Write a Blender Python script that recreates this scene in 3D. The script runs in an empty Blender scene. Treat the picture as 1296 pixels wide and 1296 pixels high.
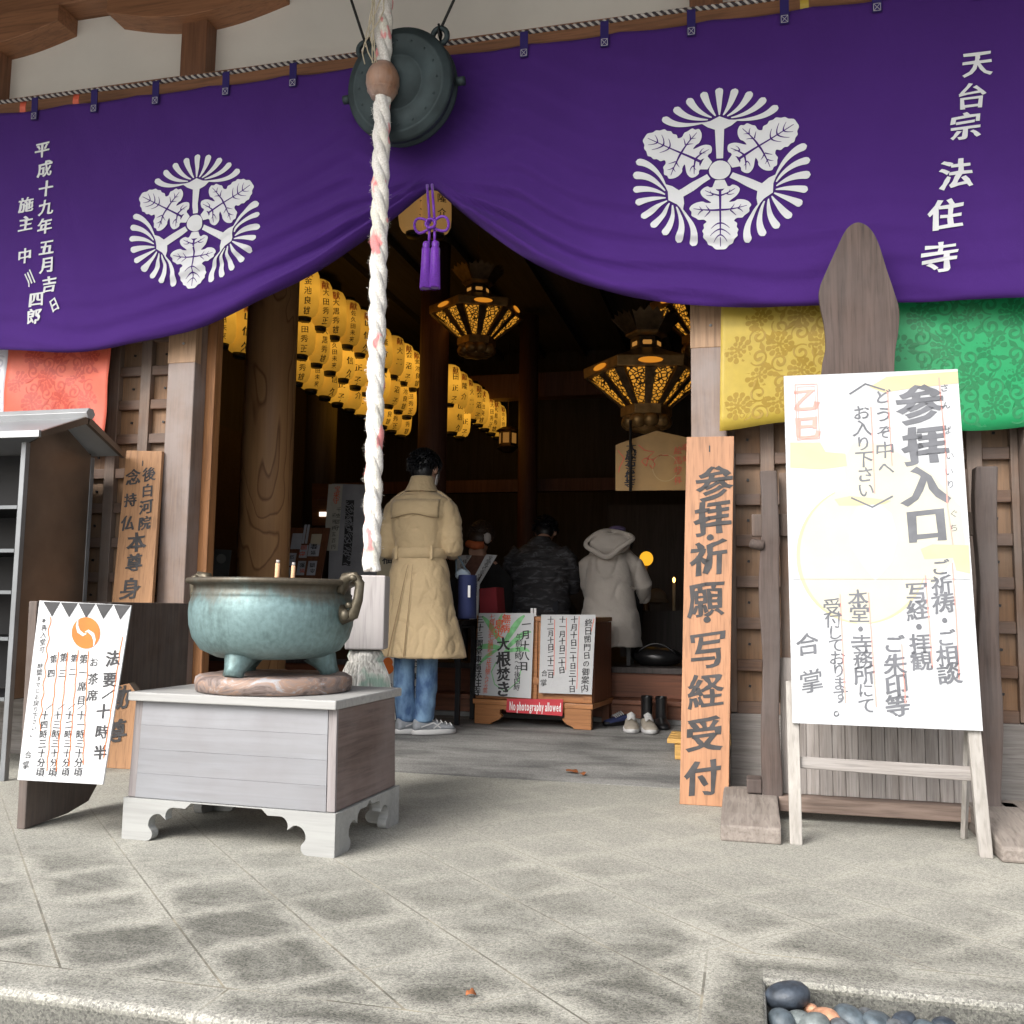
import bpy, bmesh, math, random
import numpy as np
from mathutils import Vector, Matrix, noise
from mathutils.geometry import tessellate_polygon

random.seed(7)
SC = bpy.context.scene
R = math.radians

# ------------------------------------------------------------------ camera
FPX, PITCH, ROLL, YAW, EYE = 1205.0, R(5.74), R(0.8), R(13.9), 0.8
Fv = Vector((-math.sin(YAW)*math.cos(PITCH), math.cos(YAW)*math.cos(PITCH), math.sin(PITCH)))
R0 = Vector((math.cos(YAW), math.sin(YAW), 0)); U0 = R0.cross(Fv)
Rv = R0*math.cos(ROLL)+U0*math.sin(ROLL); Uv = -R0*math.sin(ROLL)+U0*math.cos(ROLL)
cam = bpy.data.cameras.new('camera'); camo = bpy.data.objects.new('camera', cam)
SC.collection.objects.link(camo)
cam.sensor_width = 36; cam.lens = 36*FPX/1296; cam.clip_start = .05; cam.clip_end = 400
M3 = Matrix((Rv, Uv, -Fv)).transposed()
camo.matrix_world = Matrix.Translation((0, 0, EYE)) @ M3.to_4x4()
SC.camera = camo

# ------------------------------------------------------------------ light
SUN_EL, SUN_AZ = R(40), R(208)          # azimuth clockwise from +Y: behind the camera, a little left
w = bpy.data.worlds.new('World'); SC.world = w; w.use_nodes = True
nt = w.node_tree; bg = nt.nodes['Background']
sky = nt.nodes.new('ShaderNodeTexSky'); sky.sky_type = 'NISHITA'; sky.sun_disc = False
sky.sun_elevation = SUN_EL; sky.sun_rotation = SUN_AZ; sky.air_density = 1.0; sky.dust_density = 4.0; sky.ozone_density = .6
hs = nt.nodes.new('ShaderNodeHueSaturation'); hs.inputs['Saturation'].default_value = .35
nt.links.new(sky.outputs[0], hs.inputs['Color']); nt.links.new(hs.outputs[0], bg.inputs[0])
bg.inputs[1].default_value = .15
sl = bpy.data.lights.new('sun', 'SUN'); sl.energy = 1.15; sl.angle = R(28); sl.color = (1, .965, .91)
so = bpy.data.objects.new('sun', sl); SC.collection.objects.link(so)
sd = Vector((math.sin(SUN_AZ)*math.cos(SUN_EL), math.cos(SUN_AZ)*math.cos(SUN_EL), math.sin(SUN_EL)))
so.rotation_euler = (-sd).to_track_quat('-Z', 'Y').to_euler(); so.location = (0, -5, 12)
SC.view_settings.view_transform = 'Standard'; SC.view_settings.look = 'None'
SC.view_settings.exposure = 1.16; SC.view_settings.gamma = 1
SC.cycles.max_bounces = 6; SC.cycles.use_denoising = True

# ------------------------------------------------------------------ pixel -> place helpers
def ray(px, py): return Fv + Rv*((px-648)/FPX) + Uv*((648-py)/FPX)
EYEV = Vector((0, 0, EYE))
def at(px, py, Y):                       # on the plane Y = const
    d = ray(px, py); return EYEV + d*(Y/d.y)
def gz(px, py, z=0):                     # on the plane Z = const
    d = ray(px, py); return EYEV + d*((z-EYE)/d.z)
def pl(px, py, p0, n):                   # on any plane
    d = ray(px, py); return EYEV + d*((Vector(p0)-EYEV).dot(n)/d.dot(n))

# ------------------------------------------------------------------ mesh builder
def chain(o):
    m = o.matrix_basis.copy()
    while o.parent: o = o.parent; m = o.matrix_basis @ m
    return m

class MB:
    def __init__(s): s.v = []; s.f = []; s.m = []; s.sm = []
    def add(s, vs, fs, mat=0, smooth=False):
        b = len(s.v); s.v += [Vector(p) for p in vs]
        for f in fs: s.f.append([b+i for i in f]); s.m.append(mat); s.sm.append(smooth)
        return s
    def box(s, c, d, rot=None, mat=0):
        hx, hy, hz = d[0]/2, d[1]/2, d[2]/2
        vs = [Vector((x, y, z)) for x in (-hx, hx) for y in (-hy, hy) for z in (-hz, hz)]
        if rot is not None: vs = [rot @ v for v in vs]
        c = Vector(c)
        return s.add([v+c for v in vs], [(0,1,3,2),(4,6,7,5),(0,4,5,1),(2,3,7,6),(0,2,6,4),(1,5,7,3)], mat)
    def bx(s, x0, x1, y0, y1, z0, z1, mat=0):
        return s.box(((x0+x1)/2, (y0+y1)/2, (z0+z1)/2), (x1-x0, y1-y0, z1-z0), None, mat)
    def hexa(s, p, mat=0):               # p: 4 front corners (TL,TR,BR,BL) + 4 back ones
        return s.add(p, [(0,3,2,1),(4,5,6,7),(0,1,5,4),(1,2,6,5),(2,3,7,6),(3,0,4,7)], mat)
    def slab(s, quad, n, t, mat=0):      # a quad with thickness t along n
        n = Vector(n).normalized()*t
        return s.hexa([Vector(q) for q in quad]+[Vector(q)+n for q in quad], mat)
    def prism(s, pts, n, t, mat=0, smooth=False):    # 3D outline, extruded by t along n
        n = Vector(n).normalized()*t; k = len(pts)
        pts = [Vector(p) for p in pts]
        tri = tessellate_polygon([pts])
        vs = pts+[p+n for p in pts]
        fs = [tuple(t_) for t_ in tri]+[tuple(i+k for i in reversed(t_)) for t_ in tri]
        fs += [(i, (i+1) % k, (i+1) % k+k, i+k) for i in range(k)]
        return s.add(vs, fs, mat, smooth)
    def poly(s, pts, mat=0):
        pts = [Vector(p) for p in pts]
        return s.add(pts, [tuple(t) for t in tessellate_polygon([pts])], mat)
    def tube(s, path, rad, n=10, mat=0, cap=True, smooth=True, flat=1.0):
        path = [Vector(p) for p in path]; k = len(path)
        if not hasattr(rad, '__len__'): rad = [rad]*k
        vs = []; prev = None
        for i, p in enumerate(path):
            t = (path[min(i+1, k-1)]-path[max(i-1, 0)]).normalized()
            if prev is None:
                a = Vector((0, 0, 1)) if abs(t.z) < .9 else Vector((1, 0, 0))
                u = t.cross(a).normalized()
            else: u = (prev - t*prev.dot(t)).normalized()
            prev = u; q = t.cross(u)
            for j in range(n):
                an = 2*math.pi*j/n; vs.append(p+(u*math.cos(an)+q*math.sin(an)*flat)*rad[i])
        fs = [(i*n+j, i*n+(j+1) % n, (i+1)*n+(j+1) % n, (i+1)*n+j) for i in range(k-1) for j in range(n)]
        if cap: fs += [tuple(reversed(range(n))), tuple((k-1)*n+j for j in range(n))]
        return s.add(vs, fs, mat, smooth)
    def loft(s, rings, mat=0, cap=True, smooth=True):
        n = len(rings[0]); k = len(rings); vs = [p for r in rings for p in r]
        fs = [(i*n+j, i*n+(j+1) % n, (i+1)*n+(j+1) % n, (i+1)*n+j) for i in range(k-1) for j in range(n)]
        if cap: fs += [tuple(reversed(range(n))), tuple((k-1)*n+j for j in range(n))]
        return s.add(vs, fs, mat, smooth)
    def lathe(s, prof, c=(0,0,0), n=32, mat=0, smooth=True, rot=0, cap=False, M=None):
        c = Vector(c); rings = []
        for r, z in prof:
            ring = [Vector((r*math.cos(rot+2*math.pi*j/n), r*math.sin(rot+2*math.pi*j/n), z)) for j in range(n)]
            if M is not None: ring = [M @ p for p in ring]
            rings.append([p+c for p in ring])
        return s.loft(rings, mat, cap, smooth)
    def ell(s, c, r, n=16, mat=0, M=None, k=8):
        c = Vector(c); vs = []; fs = []
        for i in range(1, k):
            a = math.pi*i/k
            for j in range(n):
                b = 2*math.pi*j/n
                p = Vector((r[0]*math.sin(a)*math.cos(b), r[1]*math.sin(a)*math.sin(b), r[2]*math.cos(a)))
                vs.append((M @ p if M is not None else p)+c)
        t = Vector((0, 0, r[2])); b_ = Vector((0, 0, -r[2]))
        vs += [(M @ t if M is not None else t)+c, (M @ b_ if M is not None else b_)+c]
        T = len(vs)-2
        for i in range(k-2):
            for j in range(n): fs.append((i*n+j, (i+1)*n+j, (i+1)*n+(j+1) % n, i*n+(j+1) % n))
        for j in range(n):
            fs.append((T, j, (j+1) % n)); fs.append((T+1, (k-2)*n+(j+1) % n, (k-2)*n+j))
        return s.add(vs, fs, mat, True)
    def strip(s, pts, wid, n, mat=0):    # flat ribbon along 3D points, facing n
        pts = [Vector(p) for p in pts]; n = Vector(n); k = len(pts)
        if not hasattr(wid, '__len__'): wid = [wid]*k
        vs = []
        for i, p in enumerate(pts):
            t = (pts[min(i+1, k-1)]-pts[max(i-1, 0)]).normalized(); q = t.cross(n).normalized()*wid[i]/2
            vs += [p+q, p-q]
        return s.add(vs, [(2*i, 2*i+1, 2*i+3, 2*i+2) for i in range(k-1)], mat)
    def build(s, name, mats, parent=None, local=False, bevel=0, remesh=0, subsurf=0, smooth_it=0, segs=2, jitter=0):
        me = bpy.data.meshes.new(name)
        vs = s.v
        if parent is not None and not local:
            inv = chain(parent).inverted(); vs = [inv @ v for v in vs]
        me.from_pydata([tuple(v) for v in vs], [], s.f)
        if not isinstance(mats, (list, tuple)): mats = [mats]
        for m in mats: me.materials.append(m)
        me.polygons.foreach_set('material_index', s.m); me.polygons.foreach_set('use_smooth', s.sm)
        bm = bmesh.new(); bm.from_mesh(me)
        bmesh.ops.recalc_face_normals(bm, faces=bm.faces); bm.to_mesh(me); bm.free()
        o = bpy.data.objects.new(name, me); SC.collection.objects.link(o)
        if remesh:
            m = o.modifiers.new('r', 'REMESH'); m.mode = 'VOXEL'; m.voxel_size = remesh; m.use_smooth_shade = True
            if smooth_it:
                q = o.modifiers.new('s', 'SMOOTH'); q.iterations = smooth_it; q.factor = .5
            dg = bpy.context.evaluated_depsgraph_get(); dg.update()
            me2 = bpy.data.meshes.new_from_object(o.evaluated_get(dg)); o.modifiers.clear(); o.data = me2
            if not me2.materials: me2.materials.append(mats[0])
            me2.name = name; bpy.data.meshes.remove(me)
        if subsurf:
            m = o.modifiers.new('sub', 'SUBSURF'); m.levels = m.render_levels = subsurf
        if bevel:
            m = o.modifiers.new('bev', 'BEVEL'); m.width = bevel; m.segments = segs; m.limit_method = 'ANGLE'; m.angle_limit = R(40)
        if parent is not None: o.parent = parent
        return o

def thing(name, label, cat, loc=(0,0,0), rz=0, group=None):
    o = bpy.data.objects.new(name, None); SC.collection.objects.link(o)
    o.location = loc; o.rotation_euler = (0, 0, rz); o.empty_display_size = .1
    o['label'] = label; o['category'] = cat
    if group: o['group'] = group
    return o
def tag(o, label, cat, group=None):
    o['label'] = label; o['category'] = cat
    if group: o['group'] = group
    return o
def kind(o, k): o['kind'] = k; return o
def dup(root, loc=None, label=None, rz=None):
    r = root.copy(); SC.collection.objects.link(r)
    if loc is not None: r.location = loc
    if rz is not None: r.rotation_euler = (0, 0, rz)
    if label: r['label'] = label
    for ch in list(root.children):
        c = ch.copy(); SC.collection.objects.link(c); c.parent = r
        for g in list(ch.children):
            d = g.copy(); SC.collection.objects.link(d); d.parent = c
    return r

# ------------------------------------------------------------------ materials
def newmat(name):
    m = bpy.data.materials.new(name); m.use_nodes = True
    return m, m.node_tree, m.node_tree.nodes['Principled BSDF']
def N(nt, t, **k):
    n = nt.nodes.new('ShaderNode'+t)
    for a, b in k.items():
        if a.startswith('i_'): n.inputs[int(a[2:]) if a[2:].isdigit() else a[2:]].default_value = b
        else: setattr(n, a, b)
    return n
def ramp(nt, stops, fac):
    n = nt.nodes.new('ShaderNodeValToRGB'); e = n.color_ramp.elements
    while len(e) < len(stops): e.new(.5)
    for i, (p, c) in enumerate(stops): e[i].position = p; e[i].color = (*c, 1)
    nt.links.new(fac, n.inputs[0]); return n
def coord(nt, scale=(1,1,1), rot=(0,0,0), loc=(0,0,0)):
    tc = N(nt, 'TexCoord'); mp = N(nt, 'Mapping'); nt.links.new(tc.outputs['Object'], mp.inputs[0])
    mp.inputs['Scale'].default_value = scale; mp.inputs['Rotation'].default_value = rot; mp.inputs['Location'].default_value = loc
    return mp.outputs[0]
def noise_t(nt, vec, scale=5, detail=4, rough=.55, dist=0):
    n = N(nt, 'TexNoise'); n.inputs['Scale'].default_value = scale; n.inputs['Detail'].default_value = detail
    n.inputs['Roughness'].default_value = rough; n.inputs['Distortion'].default_value = dist
    nt.links.new(vec, n.inputs['Vector']); return n.outputs['Fac']
def mixc(nt, f, a, b, mode='MIX'):
    n = N(nt, 'Mix', data_type='RGBA', blend_type=mode)
    for s, v in ((0, f), (6, a), (7, b)):
        if hasattr(v, 'links'): nt.links.new(v, n.inputs[s])
        elif isinstance(v, (int, float)): n.inputs[s].default_value = v
        else: n.inputs[s].default_value = (*v, 1)
    return n.outputs[2]
def mth(nt, op, a, b=0.0, c=None, clamp=False):
    n = N(nt, 'Math', operation=op, use_clamp=clamp)
    for i, v in enumerate((a, b) if c is None else (a, b, c)):
        if hasattr(v, 'links'): nt.links.new(v, n.inputs[i])
        else: n.inputs[i].default_value = v
    return n.outputs[0]
def bump(nt, bsdf, h, strength=.3, dist=.01):
    b = N(nt, 'Bump'); b.inputs['Strength'].default_value = strength; b.inputs['Distance'].default_value = dist
    nt.links.new(h, b.inputs['Height']); nt.links.new(b.outputs[0], bsdf.inputs['Normal'])

def plain(name, c, rough=.6, metal=0, var=.15, vs=6, bmp=0, bs=60, coat=0, sheen=0):
    m, nt, b = newmat(name)
    v = coord(nt); n = noise_t(nt, v, vs, 5)
    lo = tuple(x*(1-var) for x in c); hi = tuple(min(1, x*(1+var)) for x in c)
    r = ramp(nt, [(.3, lo), (.7, hi)], n); nt.links.new(r.outputs[0], b.inputs['Base Color'])
    b.inputs['Roughness'].default_value = rough; b.inputs['Metallic'].default_value = metal
    if coat: b.inputs['Coat Weight'].default_value = coat; b.inputs['Coat Roughness'].default_value = .15
    if sheen: b.inputs['Sheen Weight'].default_value = sheen
    if bmp: bump(nt, b, noise_t(nt, v, bs, 4), bmp, .004 if bs > 20 else .03)
    return m
def wood(name, c, dark=None, axis='Z', grain=60, rough=.6, grey=None, greyamt=.5, bmp=.25, contrast=.5, streak=.5):
    m, nt, b = newmat(name)
    k = .05; sc = {'X': (k, 1, 1), 'Y': (1, k, 1), 'Z': (1, 1, k)}[axis]
    v = coord(nt, sc); v1 = coord(nt)
    g = noise_t(nt, v, grain, 6, .6, .7); big = noise_t(nt, v, grain*.16, 3, .5, 1.2)
    dark = dark or tuple(x*contrast for x in c)
    r1 = ramp(nt, [(.32, dark), (.62, c)], g)
    r2 = ramp(nt, [(.3, tuple(x*.68 for x in c)), (.7, tuple(min(1, x*1.12) for x in c))], big)
    col = mixc(nt, .36, r1.outputs[0], r2.outputs[0])
    oi = N(nt, 'ObjectInfo'); rv = mth(nt, 'ADD', .86, mth(nt, 'MULTIPLY', oi.outputs['Random'], .24)); cr = N(nt, 'CombineXYZ')
    for i_ in range(3): nt.links.new(rv, cr.inputs[i_])
    st_ = ramp(nt, [(.36, (.55,.55,.55)), (.47, (1,1,1))], noise_t(nt, v, grain*2.3, 3, .5)); col = mixc(nt, streak, col, st_.outputs[0], 'MULTIPLY')
    col = mixc(nt, 1.0, col, cr.outputs[0], 'MULTIPLY')
    if grey:
        p = noise_t(nt, v1, 2.6, 5, .6); p2 = ramp(nt, [(.38, (0,0,0)), (.62, (1,1,1))], p)
        col = mixc(nt, mth(nt, 'MULTIPLY', p2.outputs[0], greyamt), col, grey)
    nt.links.new(col, b.inputs['Base Color']); b.inputs['Roughness'].default_value = rough
    bump(nt, b, g, bmp, .003)
    return m
def emis(name, c, s):
    m, nt, b = newmat(name); b.inputs['Base Color'].default_value = (*[x*.15 for x in c], 1)
    b.inputs['Emission Color'].default_value = (*c, 1); b.inputs['Emission Strength'].default_value = s
    return m
MT = {}
MT['post'] = wood('post wood', (.27, .185, .14), axis='Z', grain=45, grey=(.30, .255, .24), greyamt=.7)
MT['post_new'] = wood('new post wood', (.50, .31, .18), axis='Z', grain=45)
MT['jamb'] = wood('door jamb wood', (.36, .16, .06), axis='Z', grain=50)
MT['beam'] = wood('beam wood', (.36, .165, .08), axis='X', grain=40, rough=.55)
MT['beamv'] = wood('upper strut wood', (.27, .12, .06), axis='Z', grain=40, rough=.55)
MT['lat_s'] = wood('lattice stile wood', (.20, .125, .085), axis='Z', grain=55, grey=(.22, .19, .17), greyamt=.6)
MT['lat_b'] = wood('lattice batten wood', (.16, .085, .05), axis='X', grain=55, grey=(.2, .16, .14), greyamt=.5)
MT['lat_p'] = wood('lattice panel wood', (.27, .145, .07), axis='Z', grain=45, grey=(.25, .19, .14), greyamt=.5)
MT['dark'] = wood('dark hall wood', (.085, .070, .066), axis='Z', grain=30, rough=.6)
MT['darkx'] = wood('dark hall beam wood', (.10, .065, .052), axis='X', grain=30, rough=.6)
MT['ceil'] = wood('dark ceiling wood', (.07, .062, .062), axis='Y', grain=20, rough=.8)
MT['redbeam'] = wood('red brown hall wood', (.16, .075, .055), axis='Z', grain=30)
MT['step'] = wood('step wood', (.24, .085, .040), axis='X', grain=35, rough=.5)
MT['weath'] = wood('weathered grey wood', (.30, .275, .26), dark=(.15, .125, .11), axis='Z', grain=60, rough=.85, bmp=.5)
MT['weathx'] = wood('weathered grey rail', (.29, .27, .255), dark=(.16, .14, .125), axis='X', grain=60, rough=.85, bmp=.5)
MT['weathbr'] = wood('weathered brown wood', (.095, .068, .058), dark=(.032, .022, .019), axis='Z', grain=55, rough=.8, grey=(.115, .098, .092), greyamt=.6, bmp=.6)
MT['weathbrx'] = wood('weathered brown sill', (.23, .17, .14), dark=(.09, .06, .045), axis='X', grain=55, rough=.8, bmp=.6)
MT['weathbry'] = wood('weathered brown foot', (.24, .21, .185), dark=(.13, .105, .09), axis='Y', grain=45, rough=.85, bmp=.6)
MT['slabdark'] = wood('old dark plank wood', (.13, .09, .07), dark=(.045, .03, .024), axis='Z', grain=50, rough=.8, grey=(.2, .18, .17), greyamt=.35, bmp=.5)
MT['board'] = wood('signboard cedar', (.42, .21, .11), axis='Z', grain=42, rough=.55, contrast=.72)
MT['plank'] = wood('name plank cedar', (.38, .20, .095), axis='Z', grain=42, rough=.6, contrast=.7)
MT['nbox'] = wood('notice box wood', (.46, .20, .075), axis='X', grain=45, rough=.4, contrast=.7)
MT['nboxd'] = wood('notice box side wood', (.20, .075, .035), axis='Z', grain=45, rough=.45)
MT['boxfront'] = wood('silvered box wood', (.255, .262, .28), dark=(.21, .212, .222), axis='X', grain=32, rough=.75, grey=(.19, .183, .19), greyamt=.6, bmp=.25, streak=.15)
MT['boxend'] = wood('silvered box end wood', (.24, .22, .22), dark=(.13, .11, .105), axis='Z', grain=50, rough=.8, bmp=.4)
MT['boxside'] = wood('shade-darkened brown box side wood', (.20, .145, .13), dark=(.10, .07, .06), axis='Y', grain=40, rough=.8, grey=(.28, .24, .235), greyamt=.35, bmp=.4)  # brown wood, with the shade of the box side darkened into the colour
MT['boxbase'] = wood('pale box base wood', (.31, .315, .305), dark=(.25, .25, .245), axis='X', grain=40, rough=.8, bmp=.25, streak=.15)
MT['boxtop'] = wood('pale box top wood', (.36, .36, .35), dark=(.28, .275, .27), axis='X', grain=34, rough=.75, bmp=.25, streak=.2)
MT['bead'] = wood('wooden bead', (.36, .19, .11), axis='Z', grain=30, rough=.5, grey=(.42, .36, .34), greyamt=.8)
MT['palewood'] = wood('pale dry wood', (.50, .47, .46), dark=(.40, .37, .36), axis='Z', grain=40, rough=.8, grey=(.40, .36, .36), greyamt=.5)
MT['legwood'] = wood('easel leg wood', (.36, .34, .315), dark=(.24, .22, .195), axis='Z', grain=45, rough=.8, streak=.3)
MT['yelwood'] = wood('yellow slat wood', (.62, .36, .10), axis='X', grain=40)
MT['plaster'] = plain('white plaster', (.80, .775, .71), .9, var=.04, vs=3, bmp=.08, bs=120)
MT['paper'] = plain('white paper', (.52, .53, .54), .6, var=.04, vs=2.5, bmp=.25, bs=8)
MT['paperw'] = plain('plastic covered paper', (.44, .455, .47), .4, var=.03, vs=2, bmp=.3, bs=9)
MT['ink'] = plain('black ink', (.025, .025, .028), .6, var=.35, vs=14)
MT['inkgrey'] = plain('grey faded ink', (.115, .12, .135), .6, var=.22, vs=12)
MT['inkboard'] = plain('sumi ink on board', (.042, .040, .042), .65, var=.4, vs=16)
MT['red'] = plain('vermilion ink', (.70, .13, .06), .6, var=.15)
MT['palered'] = plain('pale red ink', (.72, .28, .24), .6, var=.15)
MT['orange'] = plain('orange paint', (.62, .135, .008), .6, var=.14, vs=12)
MT['yelpaint'] = plain('pale yellow paint', (.46, .405, .24), .4, var=.06, vs=9)
MT['yelwash'] = plain('pale yellow wash', (.445, .43, .35), .4, var=.04, vs=9)
MT['bluewash'] = plain('pale blue wash', (.42, .45, .475), .4, var=.04, vs=9)
MT['green'] = plain('green paint', (.20, .50, .22), .6, var=.3, vs=20)
MT['signred'] = plain('red sign board', (.52, .035, .05), .5, var=.06)
MT['white'] = plain('white paint', (.8, .8, .8), .5, var=.03)
MT['black'] = plain('black lacquer', (.012, .012, .014), .45)
MT['blackiron'] = plain('black iron', (.015, .015, .017), .5, .3)
MT['bell'] = plain('dark bronze bell', (.036, .052, .056), .62, .55, var=.3, vs=9, bmp=.12, bs=50)
MT['steel'] = plain('brushed steel', (.36, .37, .38), .35, .35, var=.08, vs=5)
MT['steeld'] = plain('stained steel side', (.17, .13, .10), .33, .55, var=.3, vs=3)
MT['rope'] = plain('white cotton rope', (.80, .77, .73), .9, var=.06, vs=14, bmp=.5, bs=260)
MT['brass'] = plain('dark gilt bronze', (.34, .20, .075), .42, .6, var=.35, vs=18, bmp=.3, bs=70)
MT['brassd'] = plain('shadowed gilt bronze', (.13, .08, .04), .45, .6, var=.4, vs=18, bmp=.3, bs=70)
MT['skin'] = plain('skin', (.50, .29, .21), .5, var=.06)
MT['hair'] = plain('black hair', (.008, .008, .010), .45, var=.3, vs=60)
MT['hairbr'] = plain('brown hair', (.035, .02, .013), .5, var=.3, vs=60)
MT['trench'] = plain('tan trench cloth', (.50, .375, .215), .8, var=.07, vs=5, bmp=.55, bs=11, sheen=.2)
MT['trenchd'] = plain('tan coat seam and crease shade', (.24, .165, .085), .85, var=.08)
MT['oat'] = plain('oatmeal wool', (.47, .43, .39), .9, var=.08, vs=6, bmp=.5, bs=9, sheen=.3)
MT['navy'] = plain('navy canvas', (.022, .032, .11), .8, var=.15, bmp=.2, bs=200)
MT['sole'] = plain('pale rubber', (.5, .5, .5), .6, var=.06)
MT['shoe'] = plain('grey shoe mesh', (.24, .255, .275), .7, var=.15, vs=30, bmp=.2, bs=240)
MT['beigeshoe'] = plain('beige shoe leather', (.33, .295, .245), .6, var=.12, vs=18)
MT['leather'] = plain('black leather', (.012, .012, .013), .28, var=.2)
MT['bluecloth'] = plain('blue slipper cloth', (.04, .055, .16), .8)
MT['redcloth'] = plain('dark red cloth', (.20, .012, .02), .8)
MT['gold'] = plain('gold brush board', (.42, .235, .065), .5, var=.16, vs=5)
MT['blackcloth'] = plain('black cloth', (.012, .012, .014), .9)
MT['purplecord'] = plain('purple silk cord', (.13, .012, .34), .45, var=.2, vs=120, sheen=.3)
MT['cream'] = plain('cream poster', (.52, .45, .32), .7, var=.08)
MT['mask'] = plain('white mask cloth', (.75, .74, .74), .8)
MT['ash'] = plain('incense ash', (.36, .34, .32), .95, var=.2, vs=40, bmp=.4)
MT['incense'] = plain('tan incense', (.55, .33, .19), .8)
MT['wax'] = plain('leaf brown', (.22, .07, .02), .7, var=.3, vs=40)
MT['concrete'] = plain('hall concrete', (.20, .20, .195), .85, var=.22, vs=3, bmp=.2, bs=90)
MT['sandy'] = plain('courtyard gravel', (.30, .29, .27), .95, var=.25, vs=30, bmp=.5, bs=60)
MT['wire'] = plain('black wire', (.02, .02, .02), .5, .5)
MT['cordl'] = plain('cord pale strand', (.50, .47, .44), .8)
MT['cordd'] = plain('cord dark strand', (.05, .04, .045), .8)
MT['thread'] = plain('white stitch thread', (.42, .40, .46), .8)
MT['crest'] = plain('off white dye', (.60, .61, .63), .85, var=.03, vs=4)
def hallfloor():
    m, nt, b = newmat('worn hall paving'); v = coord(nt); n = noise_t(nt, coord(nt, (.7, 1.6, 1)), 2.6, 5, .65, .5); f = noise_t(nt, v, 130, 3, .7)
    r = ramp(nt, [(.36, (.13, .13, .127)), (.5, (.22, .218, .21)), (.64, (.30, .297, .285))], n)
    c = mixc(nt, .8, r.outputs[0], ramp(nt, [(.35, (.5,.5,.5)), (.65, (1.4,1.4,1.4))], f).outputs[0], 'MULTIPLY')
    nt.links.new(c, b.inputs['Base Color']); b.inputs['Roughness'].default_value = .85; bump(nt, b, f, .4, .004); return m
MT['hallfloor'] = hallfloor()
MT['shadelight'] = emis('dim lantern shade paper', (.85, .45, .14), .10); MT['shadelight'].node_tree.nodes['Principled BSDF'].inputs['Base Color'].default_value = (.48, .31, .15, 1)
MT['rtb'] = wood('weathered round board wood', (.105, .072, .06), dark=(.032, .022, .018), axis='Z', grain=38, rough=.8, grey=(.11, .09, .085), greyamt=.4, bmp=.8, streak=.75)
MT['dimglow'] = emis('dim far lantern pane', (1, .45, .1), .10)
MT['hndl'] = plain('worn bronze handle', (.10,.085,.06), .42, .6, var=.35, vs=30, bmp=.3)

def cloth_mat(name, c, bs=400, sheen=.25, var=.06):
    m, nt, b = newmat(name); v = coord(nt)
    n = noise_t(nt, v, 2.2, 4); r = ramp(nt, [(.3, tuple(x*(1-var) for x in c)), (.7, tuple(x*(1+var) for x in c))], n)
    nt.links.new(r.outputs[0], b.inputs['Base Color']); b.inputs['Roughness'].default_value = .85
    b.inputs['Sheen Weight'].default_value = .03; b.inputs['Specular IOR Level'].default_value = .12
    wv = N(nt, 'TexWave'); wv.inputs['Scale'].default_value = bs; nt.links.new(coord(nt, (1, 0, 1)), wv.inputs[0])
    wr = noise_t(nt, coord(nt, (1.6, 1, .7)), 6, 5, .6, .8); s = mth(nt, 'ADD', mth(nt, 'MULTIPLY', wr, 9.0), mth(nt, 'MULTIPLY', wv.outputs['Fac'], .5))
    bump(nt, b, s, .5, .004)
    return m
MT['purple'] = cloth_mat('purple curtain cloth', (.066, .021, .178))
MT['tab'] = cloth_mat('indigo tab cloth', (.035, .024, .13))

def silk(name, c):
    m, nt, b = newmat(name); v = coord(nt, (1, 1, 1))
    n = noise_t(nt, v, 30, 3); r = ramp(nt, [(.3, tuple(x*.9 for x in c)), (.7, c)], n)
    nt.links.new(r.outputs[0], b.inputs['Base Color']); b.inputs['Roughness'].default_value = .5; b.inputs['Sheen Weight'].default_value = .08
    bump(nt, b, noise_t(nt, coord(nt), 5, 3), .25, .02); return m
MT['s_red'] = silk('vermilion brocade', (.66, .115, .06)); MT['s_red2'] = silk('vermilion brocade figure', (.50, .055, .03))
MT['s_yel'] = silk('yellow brocade', (.46, .335, .045)); MT['s_yel2'] = silk('yellow brocade figure', (.32, .205, .012))
MT['s_grn'] = silk('green brocade', (.008, .31, .105)); MT['s_grn2'] = silk('green brocade figure', (.003, .19, .06))
MT['s_wht'] = silk('white brocade', (.75, .75, .8)); MT['s_wht2'] = silk('white brocade figure', (.55, .55, .62))

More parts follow.
